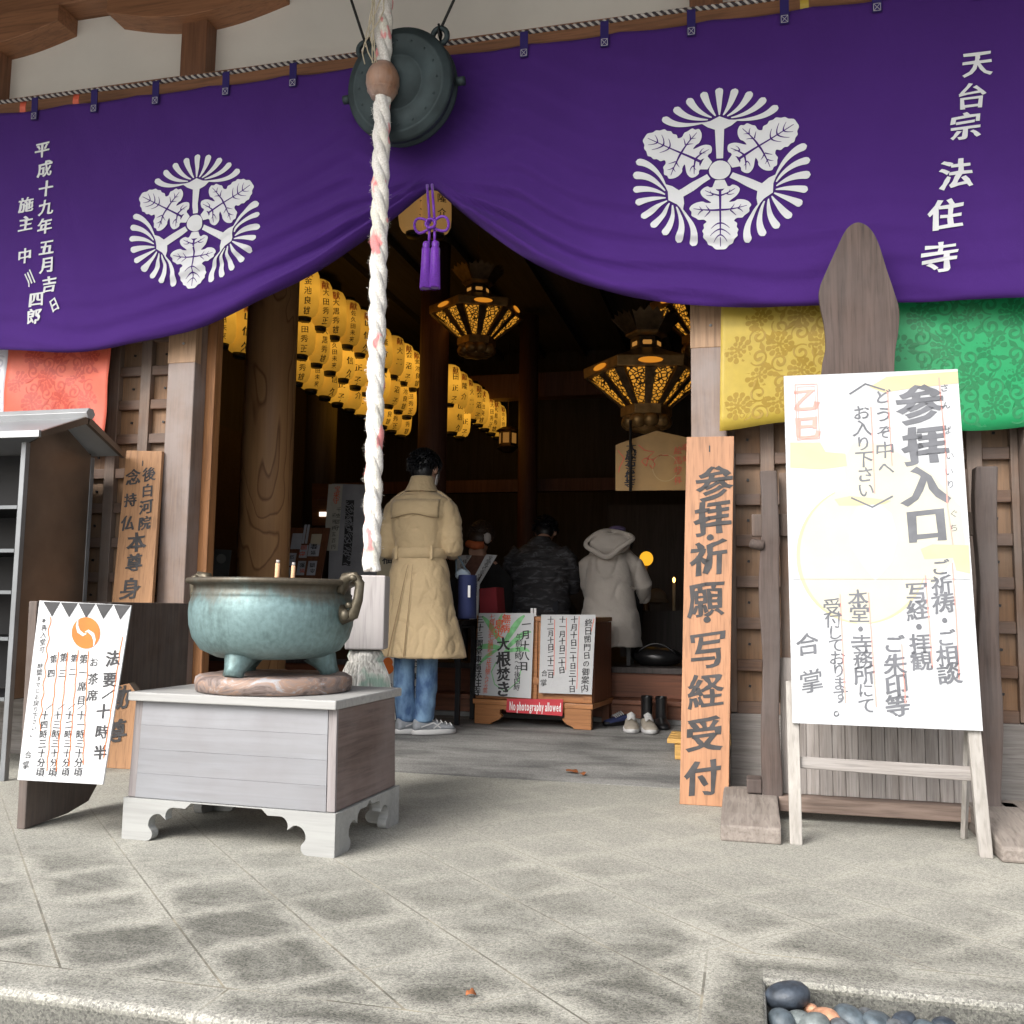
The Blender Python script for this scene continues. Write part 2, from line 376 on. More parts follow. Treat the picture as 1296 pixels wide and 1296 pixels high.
# granite paving with diagonal joints and pale bloom along them
def granite():
    m, nt, b = newmat('granite paving'); tc = N(nt, 'TexCoord'); sp = N(nt, 'SeparateXYZ'); nt.links.new(tc.outputs['Object'], sp.inputs[0])
    X, Y, Z = sp.outputs; v = coord(nt)
    wob = noise_t(nt, v, 3, 3)
    def line(a, off, per):                                      # distance to the nearest joint
        s = mth(nt, 'ADD', a, -off); return mth(nt, 'PINGPONG', mth(nt, 'ADD', s, per*50), per/2)
    P = .4
    d1 = line(mth(nt, 'ADD', X, Y), .41, P); d2 = line(mth(nt, 'SUBTRACT', X, Y), -2.09, P)
    dj = mth(nt, 'MULTIPLY', mth(nt, 'MINIMUM', d1, d2), .7071)
    # border band: left kerb Y<1.881, right kerb Y<2.4 with X>-.1
    left = mth(nt, 'LESS_THAN', Y, 1.881)
    right = mth(nt, 'MULTIPLY', mth(nt, 'LESS_THAN', Y, 2.40), mth(nt, 'GREATER_THAN', X, -.10))
    inb = mth(nt, 'MAXIMUM', left, right)
    dj = mth(nt, 'ADD', dj, inb)
    e1 = mth(nt, 'ADD', mth(nt, 'ABSOLUTE', mth(nt, 'SUBTRACT', Y, 1.881)), mth(nt, 'GREATER_THAN', X, -.10))
    e2 = mth(nt, 'ADD', mth(nt, 'ABSOLUTE', mth(nt, 'SUBTRACT', Y, 2.40)), mth(nt, 'LESS_THAN', X, -.10))
    e3 = mth(nt, 'ADD', mth(nt, 'ABSOLUTE', mth(nt, 'ADD', X, .10)), mth(nt, 'GREATER_THAN', Y, 2.40))
    e4 = mth(nt, 'ADD', mth(nt, 'ABSOLUTE', mth(nt, 'ADD', X, 1.06)), mth(nt, 'GREATER_THAN', Y, 1.881))
    d = mth(nt, 'MINIMUM', mth(nt, 'MINIMUM', dj, e1), mth(nt, 'MINIMUM', mth(nt, 'MINIMUM', e2, e3), e4))
    big = noise_t(nt, v, 2.3, 5, .65, .6); mid = noise_t(nt, v, 6.5, 4, .6)
    vo = N(nt, 'TexVoronoi'); vo.inputs['Scale'].default_value = 230; nt.links.new(v, vo.inputs['Vector'])
    sv = N(nt, 'SeparateColor'); nt.links.new(vo.outputs['Color'], sv.inputs[0]); sp1 = sv.outputs[0]
    sp2 = noise_t(nt, v, 300, 3, .75)
    t1 = mth(nt, 'FLOOR', mth(nt, 'DIVIDE', mth(nt, 'ADD', mth(nt, 'ADD', X, Y), 19.79), P)); t2 = mth(nt, 'FLOOR', mth(nt, 'DIVIDE', mth(nt, 'ADD', mth(nt, 'SUBTRACT', X, Y), 22.29), P))
    cb = N(nt, 'CombineXYZ'); nt.links.new(t1, cb.inputs[0]); nt.links.new(t2, cb.inputs[1]); wn = N(nt, 'TexWhiteNoise'); nt.links.new(cb.outputs[0], wn.inputs[0]); tr = wn.outputs[0]
    bl = N(nt, 'MapRange', interpolation_type='SMOOTHSTEP'); nt.links.new(mth(nt, 'ADD', d, mth(nt, 'MULTIPLY', mth(nt, 'SUBTRACT', big, .5), .26)), bl.inputs[0])
    bl.inputs[1].default_value = -.04; bl.inputs[2].default_value = .065; bl.inputs[3].default_value = 1; bl.inputs[4].default_value = 0
    bloom = bl.outputs[0]
    fr = N(nt, 'MapRange', interpolation_type='SMOOTHSTEP'); nt.links.new(mth(nt, 'ADD', Y, mth(nt, 'MULTIPLY', mth(nt, 'SUBTRACT', big, .5), 1.6)), fr.inputs[0])
    fr.inputs[1].default_value = 2.1; fr.inputs[2].default_value = 3.35; fr.inputs[3].default_value = 1; fr.inputs[4].default_value = .12   # rain reaches the front slabs
    damp = mth(nt, 'MULTIPLY', mth(nt, 'MULTIPLY', fr.outputs[0], mth(nt, 'ADD', .80, mth(nt, 'MULTIPLY', tr, .20))), mth(nt, 'SUBTRACT', 1.0, bloom))
    dm = ramp(nt, [(.36, (.25,.25,.25)), (.56, (1,1,1))], noise_t(nt, coord(nt, (.8, 1.5, 1)), 2.1, 5, .7, .7)); damp = mth(nt, 'MULTIPLY', damp, dm.outputs[0])
    c = mixc(nt, mth(nt, 'MULTIPLY', big, .5), (.36, .354, .315), (.27, .265, .235))
    c = mixc(nt, mth(nt, 'MULTIPLY', damp, .92), c, (.088, .087, .074))
    c = mixc(nt, mth(nt, 'MULTIPLY', bloom, .32), c, (.46, .445, .385))
    rim = N(nt, 'MapRange', interpolation_type='SMOOTHSTEP')     # worn pale edge
    nt.links.new(mth(nt, 'ADD', Y, mth(nt, 'MULTIPLY', wob, .06)), rim.inputs[0])
    rim.inputs[1].default_value = 1.80; rim.inputs[2].default_value = 1.84; rim.inputs[3].default_value = 1; rim.inputs[4].default_value = 0
    r2 = N(nt, 'MapRange', interpolation_type='SMOOTHSTEP'); nt.links.new(mth(nt, 'ADD', Y, mth(nt, 'MULTIPLY', wob, .06)), r2.inputs[0])
    r2.inputs[1].default_value = 2.30; r2.inputs[2].default_value = 2.36; r2.inputs[3].default_value = 1; r2.inputs[4].default_value = 0
    rimr = mth(nt, 'MULTIPLY', r2.outputs[0], mth(nt, 'GREATER_THAN', X, .025))
    rm = mth(nt, 'MULTIPLY', mth(nt, 'MAXIMUM', rim.outputs[0], rimr), mth(nt, 'GREATER_THAN', Z, -.012))
    c = mixc(nt, mth(nt, 'MULTIPLY', mth(nt, 'MULTIPLY', rm, mid), .75), c, (.46, .45, .41))
    c = mixc(nt, mth(nt, 'MULTIPLY', mth(nt, 'LESS_THAN', Z, -.02), .6), c, (.075, .075, .068))   # riser mixed darker below the top edge
    s1 = ramp(nt, [(.0, (.45,.45,.45)), (.4, (.98,.98,.98)), (1, (1.5,1.5,1.45))], sp1); c = mixc(nt, mth(nt, 'ADD', .52, mth(nt, 'MULTIPLY', damp, .45)), c, s1.outputs[0], 'MULTIPLY')
    s2 = ramp(nt, [(.40, (.6,.6,.6)), (.62, (1.3,1.3,1.3))], sp2); c = mixc(nt, .6, c, s2.outputs[0], 'MULTIPLY')
    jl = mth(nt, 'LESS_THAN', d, mth(nt, 'ADD', .0016, mth(nt, 'MULTIPLY', wob, .0022)))
    jcol = ramp(nt, [(.46, (.075, .068, .052)), (.66, (.34, .30, .22))], mid)
    far = N(nt, 'MapRange'); nt.links.new(Y, far.inputs[0]); far.inputs[1].default_value = 1.9; far.inputs[2].default_value = 3.4; far.inputs[3].default_value = .85; far.inputs[4].default_value = .22
    cross = mth(nt, 'SUBTRACT', 1.0, mth(nt, 'MULTIPLY', mth(nt, 'LESS_THAN', d2, d1), .6)); jf = mth(nt, 'MULTIPLY', mth(nt, 'MULTIPLY', jl, far.outputs[0]), cross)
    c = mixc(nt, jf, c, jcol.outputs[0])
    nt.links.new(c, b.inputs['Base Color']); b.inputs['Roughness'].default_value = .8
    h = mth(nt, 'ADD', mth(nt, 'ADD', sp1, mth(nt, 'MULTIPLY', sp2, .6)), mth(nt, 'MULTIPLY', jl, -1.5))
    bump(nt, b, h, .55, .004)
    return m
MT['granite'] = granite()

def patina():
    m, nt, b = newmat('green bronze patina'); v = coord(nt); vs = coord(nt, (1, 1, .10))
    big = noise_t(nt, v, 4.5, 5, .6); st = noise_t(nt, vs, 55, 4, .6); fine = noise_t(nt, v, 60, 4)
    tc = N(nt, 'TexCoord'); sp = N(nt, 'SeparateXYZ'); nt.links.new(tc.outputs['Object'], sp.inputs[0])
    zz = N(nt, 'MapRange'); nt.links.new(sp.outputs[2], zz.inputs[0]); zz.inputs[1].default_value = .33; zz.inputs[2].default_value = .24
    f = mth(nt, 'ADD', mth(nt, 'MULTIPLY', big, .9), mth(nt, 'MULTIPLY', zz.outputs[0], .42))
    f = mth(nt, 'ADD', mth(nt, 'SUBTRACT', f, .08), mth(nt, 'MULTIPLY', st, .34))
    r = ramp(nt, [(.55, (.085, .070, .050)), (.74, (.105, .115, .10)), (.88, (.12, .185, .185)), (1.0, (.17, .26, .265))], f)
    c = mixc(nt, .35, r.outputs[0], ramp(nt, [(.35, (.6,.6,.6)), (.65, (1.3,1.3,1.3))], fine).outputs[0], 'MULTIPLY')
    nt.links.new(c, b.inputs['Base Color']); b.inputs['Roughness'].default_value = .48; b.inputs['Metallic'].default_value = .35
    bump(nt, b, mth(nt, 'ADD', st, fine), .25, .004); return m
MT['patina'] = patina()
def stoneslab():
    m, nt, b = newmat('marbled stone slab'); v = coord(nt, (1, 1, 2), (0, .5, .3))
    n = noise_t(nt, v, 7, 6, .6, 2.5); r = ramp(nt, [(.35, (.10, .07, .06)), (.48, (.21, .165, .15)), (.56, (.27, .17, .12)), (.66, (.31, .315, .33))], n)
    nt.links.new(r.outputs[0], b.inputs['Base Color']); b.inputs['Roughness'].default_value = .6; bump(nt, b, n, .2); return m
MT['stone'] = stoneslab()
def lanternpaper():
    m, nt, b = newmat('lit lantern paper'); tc = N(nt, 'TexCoord'); sp = N(nt, 'SeparateXYZ'); nt.links.new(tc.outputs['Object'], sp.inputs[0])
    z = mth(nt, 'ABSOLUTE', mth(nt, 'SUBTRACT', sp.outputs[2], .27)); mr = N(nt, 'MapRange'); nt.links.new(z, mr.inputs[0])
    mr.inputs[1].default_value = .02; mr.inputs[2].default_value = .25; mr.inputs[3].default_value = 1.15; mr.inputs[4].default_value = .52
    rib = mth(nt, 'PINGPONG', sp.outputs[2], .008)
    n = noise_t(nt, coord(nt), 9, 2)
    st = mth(nt, 'MULTIPLY', mr.outputs[0], mth(nt, 'ADD', .75, mth(nt, 'MULTIPLY', n, .5)))
    b.inputs['Base Color'].default_value = (.42, .26, .06, 1); b.inputs['Emission Color'].default_value = (1, .47, .045, 1)
    oi = N(nt, 'ObjectInfo'); nt.links.new(mth(nt, 'MULTIPLY', st, mth(nt, 'ADD', .17, mth(nt, 'MULTIPLY', oi.outputs['Random'], .18))), b.inputs['Emission Strength']); b.inputs['Roughness'].default_value = .7
    bump(nt, b, rib, .6, .006); return m
MT['lpaper'] = lanternpaper()
def openwork():
    m, nt, b = newmat('lit pierced bronze'); v = coord(nt)
    vo = N(nt, 'TexVoronoi', feature='DISTANCE_TO_EDGE'); vo.inputs['Scale'].default_value = 34; nt.links.new(v, vo.inputs['Vector'])
    hole = N(nt, 'MapRange'); nt.links.new(vo.outputs[0], hole.inputs[0]); hole.inputs[1].default_value = .10; hole.inputs[2].default_value = .16
    b.inputs['Base Color'].default_value = (.05, .03, .012, 1); b.inputs['Emission Color'].default_value = (1, .42, .04, 1)
    n = noise_t(nt, v, 4, 2)
    nt.links.new(mth(nt, 'MULTIPLY', hole.outputs[0], mth(nt, 'ADD', .06, mth(nt, 'MULTIPLY', n, .52))), b.inputs['Emission Strength']); return m
MT['openwork'] = openwork()
MT['glowpanel'] = emis('lit lantern window', (1, .36, .03), .28)
MT['glowlamp'] = emis('lit lamp shade', (1, .47, .03), .5)
MT['flame'] = emis('candle flame', (1, .45, .10), 4.0)
MT['winlight'] = emis('lit display strip', (1, .92, .8), .8)
def ringwood():
    m, nt, b = newmat('figured pillar wood'); v = coord(nt, (1, 1, .28))
    n = noise_t(nt, v, 3.2, 2, .45, .6); w_ = mth(nt, 'FRACT', mth(nt, 'MULTIPLY', n, 9.0))
    r = ramp(nt, [(.0, (.17, .075, .03)), (.12, (.36, .19, .085)), (.9, (.41, .225, .10)), (1, (.19, .085, .035))], w_)
    g = noise_t(nt, coord(nt, (1, 1, .04)), 60, 4)
    c = mixc(nt, .3, r.outputs[0], ramp(nt, [(.3, (.6,.6,.6)), (.7, (1.2,1.2,1.2))], g).outputs[0], 'MULTIPLY')
    nt.links.new(c, b.inputs['Base Color']); b.inputs['Roughness'].default_value = .5; return m
MT['ringwood'] = ringwood()
def camo():
    m, nt, b = newmat('dark camouflage cloth'); v = coord(nt, (1, 1, 3.2))
    n = noise_t(nt, v, 9, 3, .6, .8); r = ramp(nt, [(.40, (.022, .022, .026)), (.52, (.035, .033, .036)), (.60, (.075, .075, .085)), (.64, (.11, .115, .125)), (.68, (.03, .03, .033))], n)
    nt.links.new(r.outputs[0], b.inputs['Base Color']); b.inputs['Roughness'].default_value = .7
    bump(nt, b, noise_t(nt, v, 5, 3), .5, .03); return m
MT['camo'] = camo()
def denim():
    m, nt, b = newmat('washed denim'); v = coord(nt)
    n = noise_t(nt, coord(nt, (1, 1, .5)), 9, 4); r = ramp(nt, [(.38, (.035, .08, .18)), (.62, (.19, .32, .48))], n)
    nt.links.new(r.outputs[0], b.inputs['Base Color']); b.inputs['Roughness'].default_value = .85
    bump(nt, b, noise_t(nt, coord(nt, (1, 1, 2.4)), 16, 3), .6, .012); return m
MT['denim'] = denim()
def pebble(name, c):
    return plain(name, c, .52, var=.5, vs=45, bmp=.3, bs=120)
MT['pebs'] = [pebble('slate pebble', (.035, .045, .06)), pebble('blue grey pebble', (.07, .09, .105)), pebble('grey green pebble', (.13, .15, .15)), pebble('orange pebble', (.45, .23, .14)), pebble('grey pebble', (.10, .11, .12))]
def ropemat():
    m, nt, b = newmat('white rope with pink dye'); v = coord(nt)
    n = noise_t(nt, coord(nt, (1.6, 1.6, .9)), 9, 2); p = ramp(nt, [(.59, (0,0,0)), (.64, (1,1,1))], n)
    f = noise_t(nt, v, 130, 3); base = ramp(nt, [(.3, (.62, .59, .54)), (.65, (.86, .84, .80))], f)
    y = noise_t(nt, v, 4, 2); base2 = mixc(nt, ramp(nt, [(.5, (0,0,0)), (.7, (.6,.6,.6))], y).outputs[0], base.outputs[0], (.70, .66, .48))
    c = mixc(nt, mth(nt, 'MULTIPLY', p.outputs[0], .75), base2, (.80, .15, .17))
    nt.links.new(c, b.inputs['Base Color']); b.inputs['Roughness'].default_value = .95; b.inputs['Sheen Weight'].default_value = .3
    bump(nt, b, noise_t(nt, coord(nt, (1, 1, .35)), 170, 4), .9, .006); return m
MT['ropem'] = ropemat()
def tasselmat():
    m, nt, b = newmat('weathered tassel yarn'); v = coord(nt, (1, 1, .06)); n = noise_t(nt, v, 110, 3)
    g = noise_t(nt, coord(nt), 9, 3); gr = mixc(nt, ramp(nt, [(.5, (0,0,0)), (.62, (.8,.8,.8))], g).outputs[0], ramp(nt, [(.35, (.30,.29,.26)), (.65, (.70,.68,.64))], n).outputs[0], (.28, .42, .34))
    nt.links.new(gr, b.inputs['Base Color']); b.inputs['Roughness'].default_value = .95; bump(nt, b, n, .6, .006); return m
MT['tassel'] = tasselmat()

# ------------------------------------------------------------------ brush lettering
GL = {}
def glyph(ch, off=.02, rough=.015, seed=0):
    k = (ch, off, seed)
    if k in GL: return GL[k]
    cu = bpy.data.curves.new('g', 'FONT'); cu.body = ch; cu.resolution_u = 3; cu.fill_mode = 'FRONT'
    o = bpy.data.objects.new('g', cu); SC.collection.objects.link(o)
    dg = bpy.context.evaluated_depsgraph_get(); dg.update()
    me = bpy.data.meshes.new_from_object(o.evaluated_get(dg))
    P = np.array([v.co[:2] for v in me.vertices]) if len(me.vertices) else np.zeros((0, 2))
    F = [tuple(p.vertices) for p in me.polygons]
    # outward normals on the outline -> uneven brush pressure
    cnt = {}
    for f in F:
        for i in range(len(f)):
            a, b = f[i], f[(i+1) % len(f)]; cnt[(min(a,b), max(a,b))] = cnt.get((min(a,b), max(a,b)), 0)+1
    nr = np.zeros_like(P); 
    for f in F:
        c = P[list(f)].mean(0)
        for i in range(len(f)):
            a, b = f[i], f[(i+1) % len(f)]
            if cnt[(min(a,b), max(a,b))] == 1:
                e = P[b]-P[a]; n = np.array([e[1], -e[0]]); l = np.hypot(*n)+1e-9; n /= l
                if np.dot(n, (P[a]+P[b])/2-c) < 0: n = -n
                nr[a] += n; nr[b] += n
    for i in range(len(P)):
        l = np.hypot(*nr[i]); q = Vector((P[i][0]*4.3+seed*7, P[i][1]*4.3, seed*3.1+ord(ch) % 97))
        if l > 1e-6: P[i] = P[i] + nr[i]/l*np.array([1.35, .55])*(min(1.5, 2/max(l, .5))*off*.9 + noise.noise(q*1.7)*rough*2.6)
        d = noise.noise_vector(q*.6); P[i] = P[i] + np.array([d.x, d.y])*rough*2.4
    bpy.data.objects.remove(o); bpy.data.curves.remove(cu); bpy.data.meshes.remove(me)
    GL[k] = (P - np.array([.5, .38]), F); return GL[k]
def char(mb, ch, c, rt, up, size, off=.025, mat=0, shear=.10, rot=0, fn=None, sq=1.0, seed=0):
    P, F = glyph(ch, off, seed=seed); c = Vector(c); ca, sa = math.cos(rot), math.sin(rot); vs = []
    for x, y in P:
        y = y + shear*x; x *= sq; x, y = x*ca-y*sa, x*sa+y*ca
        p = c + rt*(x*size) + up*(y*size)
        vs.append(fn(p) if fn else p)
    mb.add(vs, F, mat)
def pxsize(p, px): return px*(p-EYEV).dot(Fv)/FPX
def col(mb, text, p0, p1, rt, up, size, off=.025, mat=0, lift=None, **k):   # characters spread from p0 to p1
    p0, p1 = Vector(p0), Vector(p1); n = len(text)
    for i, ch in enumerate(text):
        t = i/(n-1) if n > 1 else 0
        if ch == ' ': continue
        p = p0.lerp(p1, t) + (lift or Vector((0, 0, 0)))
        sz = size*random.uniform(.93, 1.06)*(.8 if ch in 'のにてしまうどぞへおりさいすんぱぐちでご' else 1)
        char(mb, ch, p, rt, up, sz, off, mat, shear=random.uniform(.05, .14), rot=random.uniform(-.05, .05), **k)
XR, ZU = Vector((1, 0, 0)), Vector((0, 0, 1))
ORD = ['first','second','third','fourth','fifth','sixth','seventh','eighth','ninth','tenth','eleventh','twelfth','thirteenth','fourteenth']

# ================================================================== SETTING
o = MB(); o.bx(-40, 40, -40, 60, -.5, -.35); kind(o.build('ground', MT['sandy']), 'structure')
pts = [(-9,1.75,0),(.03,1.75,0),(.03,2.25,0),(8,2.25,0),(8,4.457,0),(-9,4.457,0)]
o = MB(); o.prism(pts, (0,0,-1), .345); kind(o.build('stone_platform', MT['granite'], bevel=.014, segs=3), 'structure')
o = MB(); o.bx(-9, 8, 4.463, 14, -.34, -.002); kind(o.build('hall_floor', MT['hallfloor']), 'structure')
o = MB(); o.bx(.034, 8, 1.2, 2.245, -.345, -.085); kind(o.build('drain_bed', plain('wet drain soil', (.05,.048,.042), .9, var=.4, vs=40)), 'structure')

# ------------------------------------------------------------------ temple hall
hall = thing('temple_hall', 'open fronted wooden temple hall with brown posts, white plaster band and dark interior', 'temple', (0, 4.35, 0))
PX = [-4.12, -2.815, -.157, 1.19, 3.8, -6.6]
for i, x in enumerate(PX):
    m = MB(); m.bx(x-.078, x+.078, 4.25, 4.42, 0, 3.37); p = m.build('post', MT['post'], hall, bevel=.006)
    if i in (1, 2):
        z0 = 2.03 if i == 1 else 1.97
        m = MB(); m.bx(x-.080, x+.080, 4.247, 4.30, z0, 2.40); m.build('patch', MT['post_new'], p, bevel=.003)
        m = MB(); m.lathe([(0,0),(.007,0),(.006,.004),(0,.005)], (x+.01, 4.245, z0+.10), 10, M=Matrix.Rotation(R(90), 4, 'X')); m.build('nail', MT['steel'], p)
    m = MB(); m.bx(x-.075, x+.075, 4.215, 4.40, 3.575, 4.05); m.build('strut', MT['beamv'], hall, bevel=.004)
m = MB(); m.bx(-2.7365, -2.682, 4.353, 4.42, 0, 3.37); m.build('door_jamb', MT['jamb'], hall, bevel=.004)
m = MB(); m.bx(-9, 8, 4.20, 4.44, 3.375, 3.57); m.build('lintel_beam', MT['beam'], hall, bevel=.008)
m = MB(); m.bx(-9, 8, 4.17, 4.44, 4.055, 4.40); m.build('eave_beam', MT['beam'], hall, bevel=.008)
m = MB(); m.bx(-9, 8, 4.31, 4.36, 3.575, 4.05); m.build('plaster_wall', MT['plaster'], hall)
# boat shaped bracket arms
zt = at(200, 30, 4.18).z
for x in PX:
    L = .50; out = [(-L, 4.052), (-L, 3.955)]
    for k in range(1, 9):
        t = k/9; out.append((-L*(1-t), 3.955-.085*math.sin(t*math.pi/2)))
    out.append((0, 3.868))
    out += [(-a, b) for a, b in reversed(out[:-1])]
    m = MB(); m.prism([(x+a, 4.155, b) for a, b in out], (0, 1, 0), .20); m.build('bracket_arm', MT['beam'], hall, bevel=.006)
# eave: boards on rafters, sloping down toward the court
def roofz(y): return 4.55+(y-4.3)*.30
m = MB(); y0, y1 = 2.1, 4.9
m.slab([(-9.5, y0, roofz(y0)), (8.5, y0, roofz(y0)), (8.5, y1, roofz(y1)), (-9.5, y1, roofz(y1))], (0, 0, 1), .10); m.build('eave_board', MT['darkx'], hall)
for k in range(30):
    x = -6.4+k*.32
    m = MB(); m.slab([(x-.04, y0+.02, roofz(y0)-.10), (x+.04, y0+.02, roofz(y0)-.10), (x+.04, y1, roofz(y1)-.10), (x-.04, y1, roofz(y1)-.10)], (0,0,1), .097); m.build('rafter', MT['darkx'], hall, bevel=.004)
m = MB()
for (a, b, h) in ((1.95, 9.0, 0),):
    m.slab([(-10, 1.95, roofz(1.95)+.15), (9, 1.95, roofz(1.95)+.15), (9, 9, roofz(9)+.15), (-10, 9, roofz(9)+.15)], (0,0,1), .16)
m.build('roof', plain('grey roof tiles', (.10,.105,.11), .6), hall)
m = MB(); m.slab([(-10, 9.0, roofz(9)+.15), (9, 9.0, roofz(9)+.15), (9, 15, roofz(9)-1.3), (-10, 15, roofz(9)-1.3)], (0,0,1), .16); m.build('roof', MT['dark'], hall)
# hall interior shell
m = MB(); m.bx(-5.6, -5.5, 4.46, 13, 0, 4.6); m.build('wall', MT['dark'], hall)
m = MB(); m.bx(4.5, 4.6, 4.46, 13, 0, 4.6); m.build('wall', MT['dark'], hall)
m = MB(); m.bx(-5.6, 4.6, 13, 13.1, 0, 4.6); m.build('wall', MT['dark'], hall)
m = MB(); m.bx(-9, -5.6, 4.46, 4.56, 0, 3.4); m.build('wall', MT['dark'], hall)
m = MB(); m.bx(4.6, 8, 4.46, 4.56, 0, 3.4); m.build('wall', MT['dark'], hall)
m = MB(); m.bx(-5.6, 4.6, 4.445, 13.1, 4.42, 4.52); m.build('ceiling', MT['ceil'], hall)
for k in range(16):                                                  # ceiling battens running in depth
    m = MB(); x = -5.2+k*.6; m.bx(x-.035, x+.035, 4.47, 13, 4.33, 4.418); m.build('ceiling_batten', MT['ceil'], hall)
# raised floor and steps
ZF = at(820, 847, 6.90).z; ZS = at(820, 887, 6.88).z
m = MB(); m.bx(-5.5, 4.5, 6.90, 7.22, 0, ZS-.035); m.build('step_riser', MT['step'], hall)
m = MB(); m.bx(-5.5, 4.5, 6.875, 7.22, ZS-.033, ZS); m.build('step', MT['step'], hall, bevel=.005)
m = MB(); m.bx(-5.5, 4.5, 7.10, 7.2, ZS+.002, ZF-.045); m.build('step_riser', MT['step'], hall)
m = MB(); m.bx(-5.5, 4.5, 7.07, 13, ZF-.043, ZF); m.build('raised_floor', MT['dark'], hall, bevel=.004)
m = MB(); m.bx(-5.5, 4.5, 6.86, 6.898, -.001, .03); m.build('stone_curb', MT['concrete'], hall)
# hall pillars and beams
def pillar(px0, px1, py, Y, mat, name='pillar', top=4.33):
    a, b = at(px0, py, Y), at(px1, py, Y); r = (b.x-a.x)/2
    m = MB(); m.lathe([(r, 0), (r, top)], ((a.x+b.x)/2, Y, 0), 28, cap=True); return m.build(name, mat, hall)
pillar(308, 366, 620, 5.6, MT['ringwood'])
pillar(531, 566, 500, 8.6, MT['redbeam'])
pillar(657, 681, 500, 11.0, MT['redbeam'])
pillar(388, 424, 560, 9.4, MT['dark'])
a = at(400, 620, 11.2).z
m = MB(); m.bx(-5.5, 4.5, 11.16, 11.3, a-.07, a+.08); m.build('tie_beam', MT['redbeam'], hall)
m = MB(); m.bx(-5.5, 4.5, 11.3, 11.5, 3.4, 3.7); m.build('tie_beam', MT['redbeam'], hall)
m = MB(); m.bx(-1.6, 1.6, 11.25, 12.6, ZF, at(700, 640, 11.2).z); m.build('altar_shelf', MT['dark'], hall)
for k in range(7):                                                   # panelled partition at the left of the hall
    y = 5.0+k*.75
    m = MB(); m.bx(-5.49, -5.44, y, y+.68, .5, 2.7); m.build('partition_panel', MT['darkx'], hall, bevel=.01)

# ------------------------------------------------------------------ lattice shutters
def lattice(x0, x1):
    d = MB(); Y0 = 4.34
    sub = {}
    panels, batt, stiles, pegs = MB(), MB(), MB(), MB()
    pw, ph = .18, .183
    z0, z1 = .36, 3.37
    n = max(1, round((x1-x0)/pw)); pw = (x1-x0)/n
    panels.bx(x0, x1, Y0+.04, Y0+.06, z0, z1)
    for i in range(n+1):
        x = x0+i*pw; stiles.bx(max(x0, x-.03), min(x1, x+.03), Y0, Y0+.039, z0, z1)
    nz = int((z1-z0)/ph)
    for j in range(nz+1):
        z = z0+.02+j*ph
        for i in range(n):
            xa = x0+i*pw+.031 if i else x0+.0305; xb = x0+(i+1)*pw-.031 if i < n-1 else x1-.0305
            batt.bx(xa, xb, Y0+.008, Y0+.039, z-.026, z+.026)
            if j < nz: pegs.box(((xa+xb)/2, Y0+.037, z+ph/2), (.011, .008, .011), Matrix.Rotation(R(12), 3, 'Y'))
    door = panels.build('lattice_shutter', MT['lat_p'], hall)
    stiles.build('stile', MT['lat_s'], door, bevel=.003); batt.build('batten', MT['lat_b'], door, bevel=.004); pegs.build('peg', MT['black'], door)
    m = MB(); m.bx(x0, x1, Y0-.01, Y0+.07, .0, .355); m.build('base_board', MT['weathx'], door, bevel=.006)
lattice(-4.04, -2.895); lattice(-.077, 1.11); lattice(-6.5, -4.2); lattice(1.27, 3.72)

# ------------------------------------------------------------------ purple curtain
HEM = [(-9,2.2),(-6.0,2.12),(-4.4,2.14),(-3.814,2.115),(-3.327,2.06),(-2.692,2.149),(-2.306,2.266),(-1.894,2.455),(-1.616,2.64),(-1.43,2.785),(-1.24,2.60),(-.917,2.344),(-.625,2.213),(-.31,2.127),(.027,2.099),(.508,2.085),(1.097,2.064),(2.2,2.03),(5,2.03),(8,2.1)]
HX = np.array([h[0] for h in HEM]); HZ = np.array([h[1] for h in HEM]); XG = -1.43
def hem_raw(x): return float(np.interp(x, HX, HZ))
def hem(x):
    wd = min(.22, abs(x-XG)*.8); return sum(hem_raw(x+wd*k/4)*(1-abs(k)/5) for k in range(-4, 5))/5.0
ZT = 3.425
def curt(x, z):
    zb = hem(x); h = max(0, z-zb); dx = abs(x-XG); v = min(1, max(0, (ZT-z)/(ZT-zb)))
    near = math.exp(-dx/.75); nearw = math.exp(-dx/1.6)
    sd = 0 if x > XG else 1; y = 4.10
    P = .018+.27*min(dx, .42)*(1 if sd == 0 else .9)            # folds fanning out from the gather
    u = h/P+.45*noise.noise(Vector((x*2.3, sd*5, h*1.5)))-.15
    env = math.exp(-dx/1.0)*math.exp(-max(0, u)/2.9)*min(1, dx/.05)*min(1, .3+h/.05)
    f = 2*math.pi*u; y -= .50*P*env*(math.sin(f+.75*math.sin(f))+.3)
    y -= .012*math.sin(x*4.1+1.2+1.1*z)*v + .005*math.sin(x*9.5+2*z)*v
    y -= .010*v*noise.noise(Vector((x*3.2, 0, z*2.0))) + .006*noise.noise(Vector((x*7.5+2*z, 3, z*3.5)))
    y -= .022*math.exp(-((h-.04)/.035)**2)*(.04+near*1.2)*min(1, dx/.08)
    if h < .02: y += .018*(1-h/.02)**2*nearw
    return y
m = MB(); xs = [-7.5+i*.035 for i in range(int(12.5/.035))]; nv = 64
for x in xs:
    zb = hem(x); zt = ZT - .012*abs(math.sin((x+.12)*math.pi/.42))
    for j in range(nv+1):
        v = 1-(1-j/nv)**1.0; z = zt+(zb-zt)*v; m.v.append(Vector((x, curt(x, z), z)))
for i in range(len(xs)-1):
    for j in range(nv):
        a = i*(nv+1)+j; m.f.append([a, a+1, a+nv+2, a+nv+1]); m.m.append(0); m.sm.append(True)
curtain = m.build('temple_curtain', MT['purple'])
tag(curtain, 'wide purple temple curtain with two white crests, gathered up at its centre over the entrance', 'curtain')
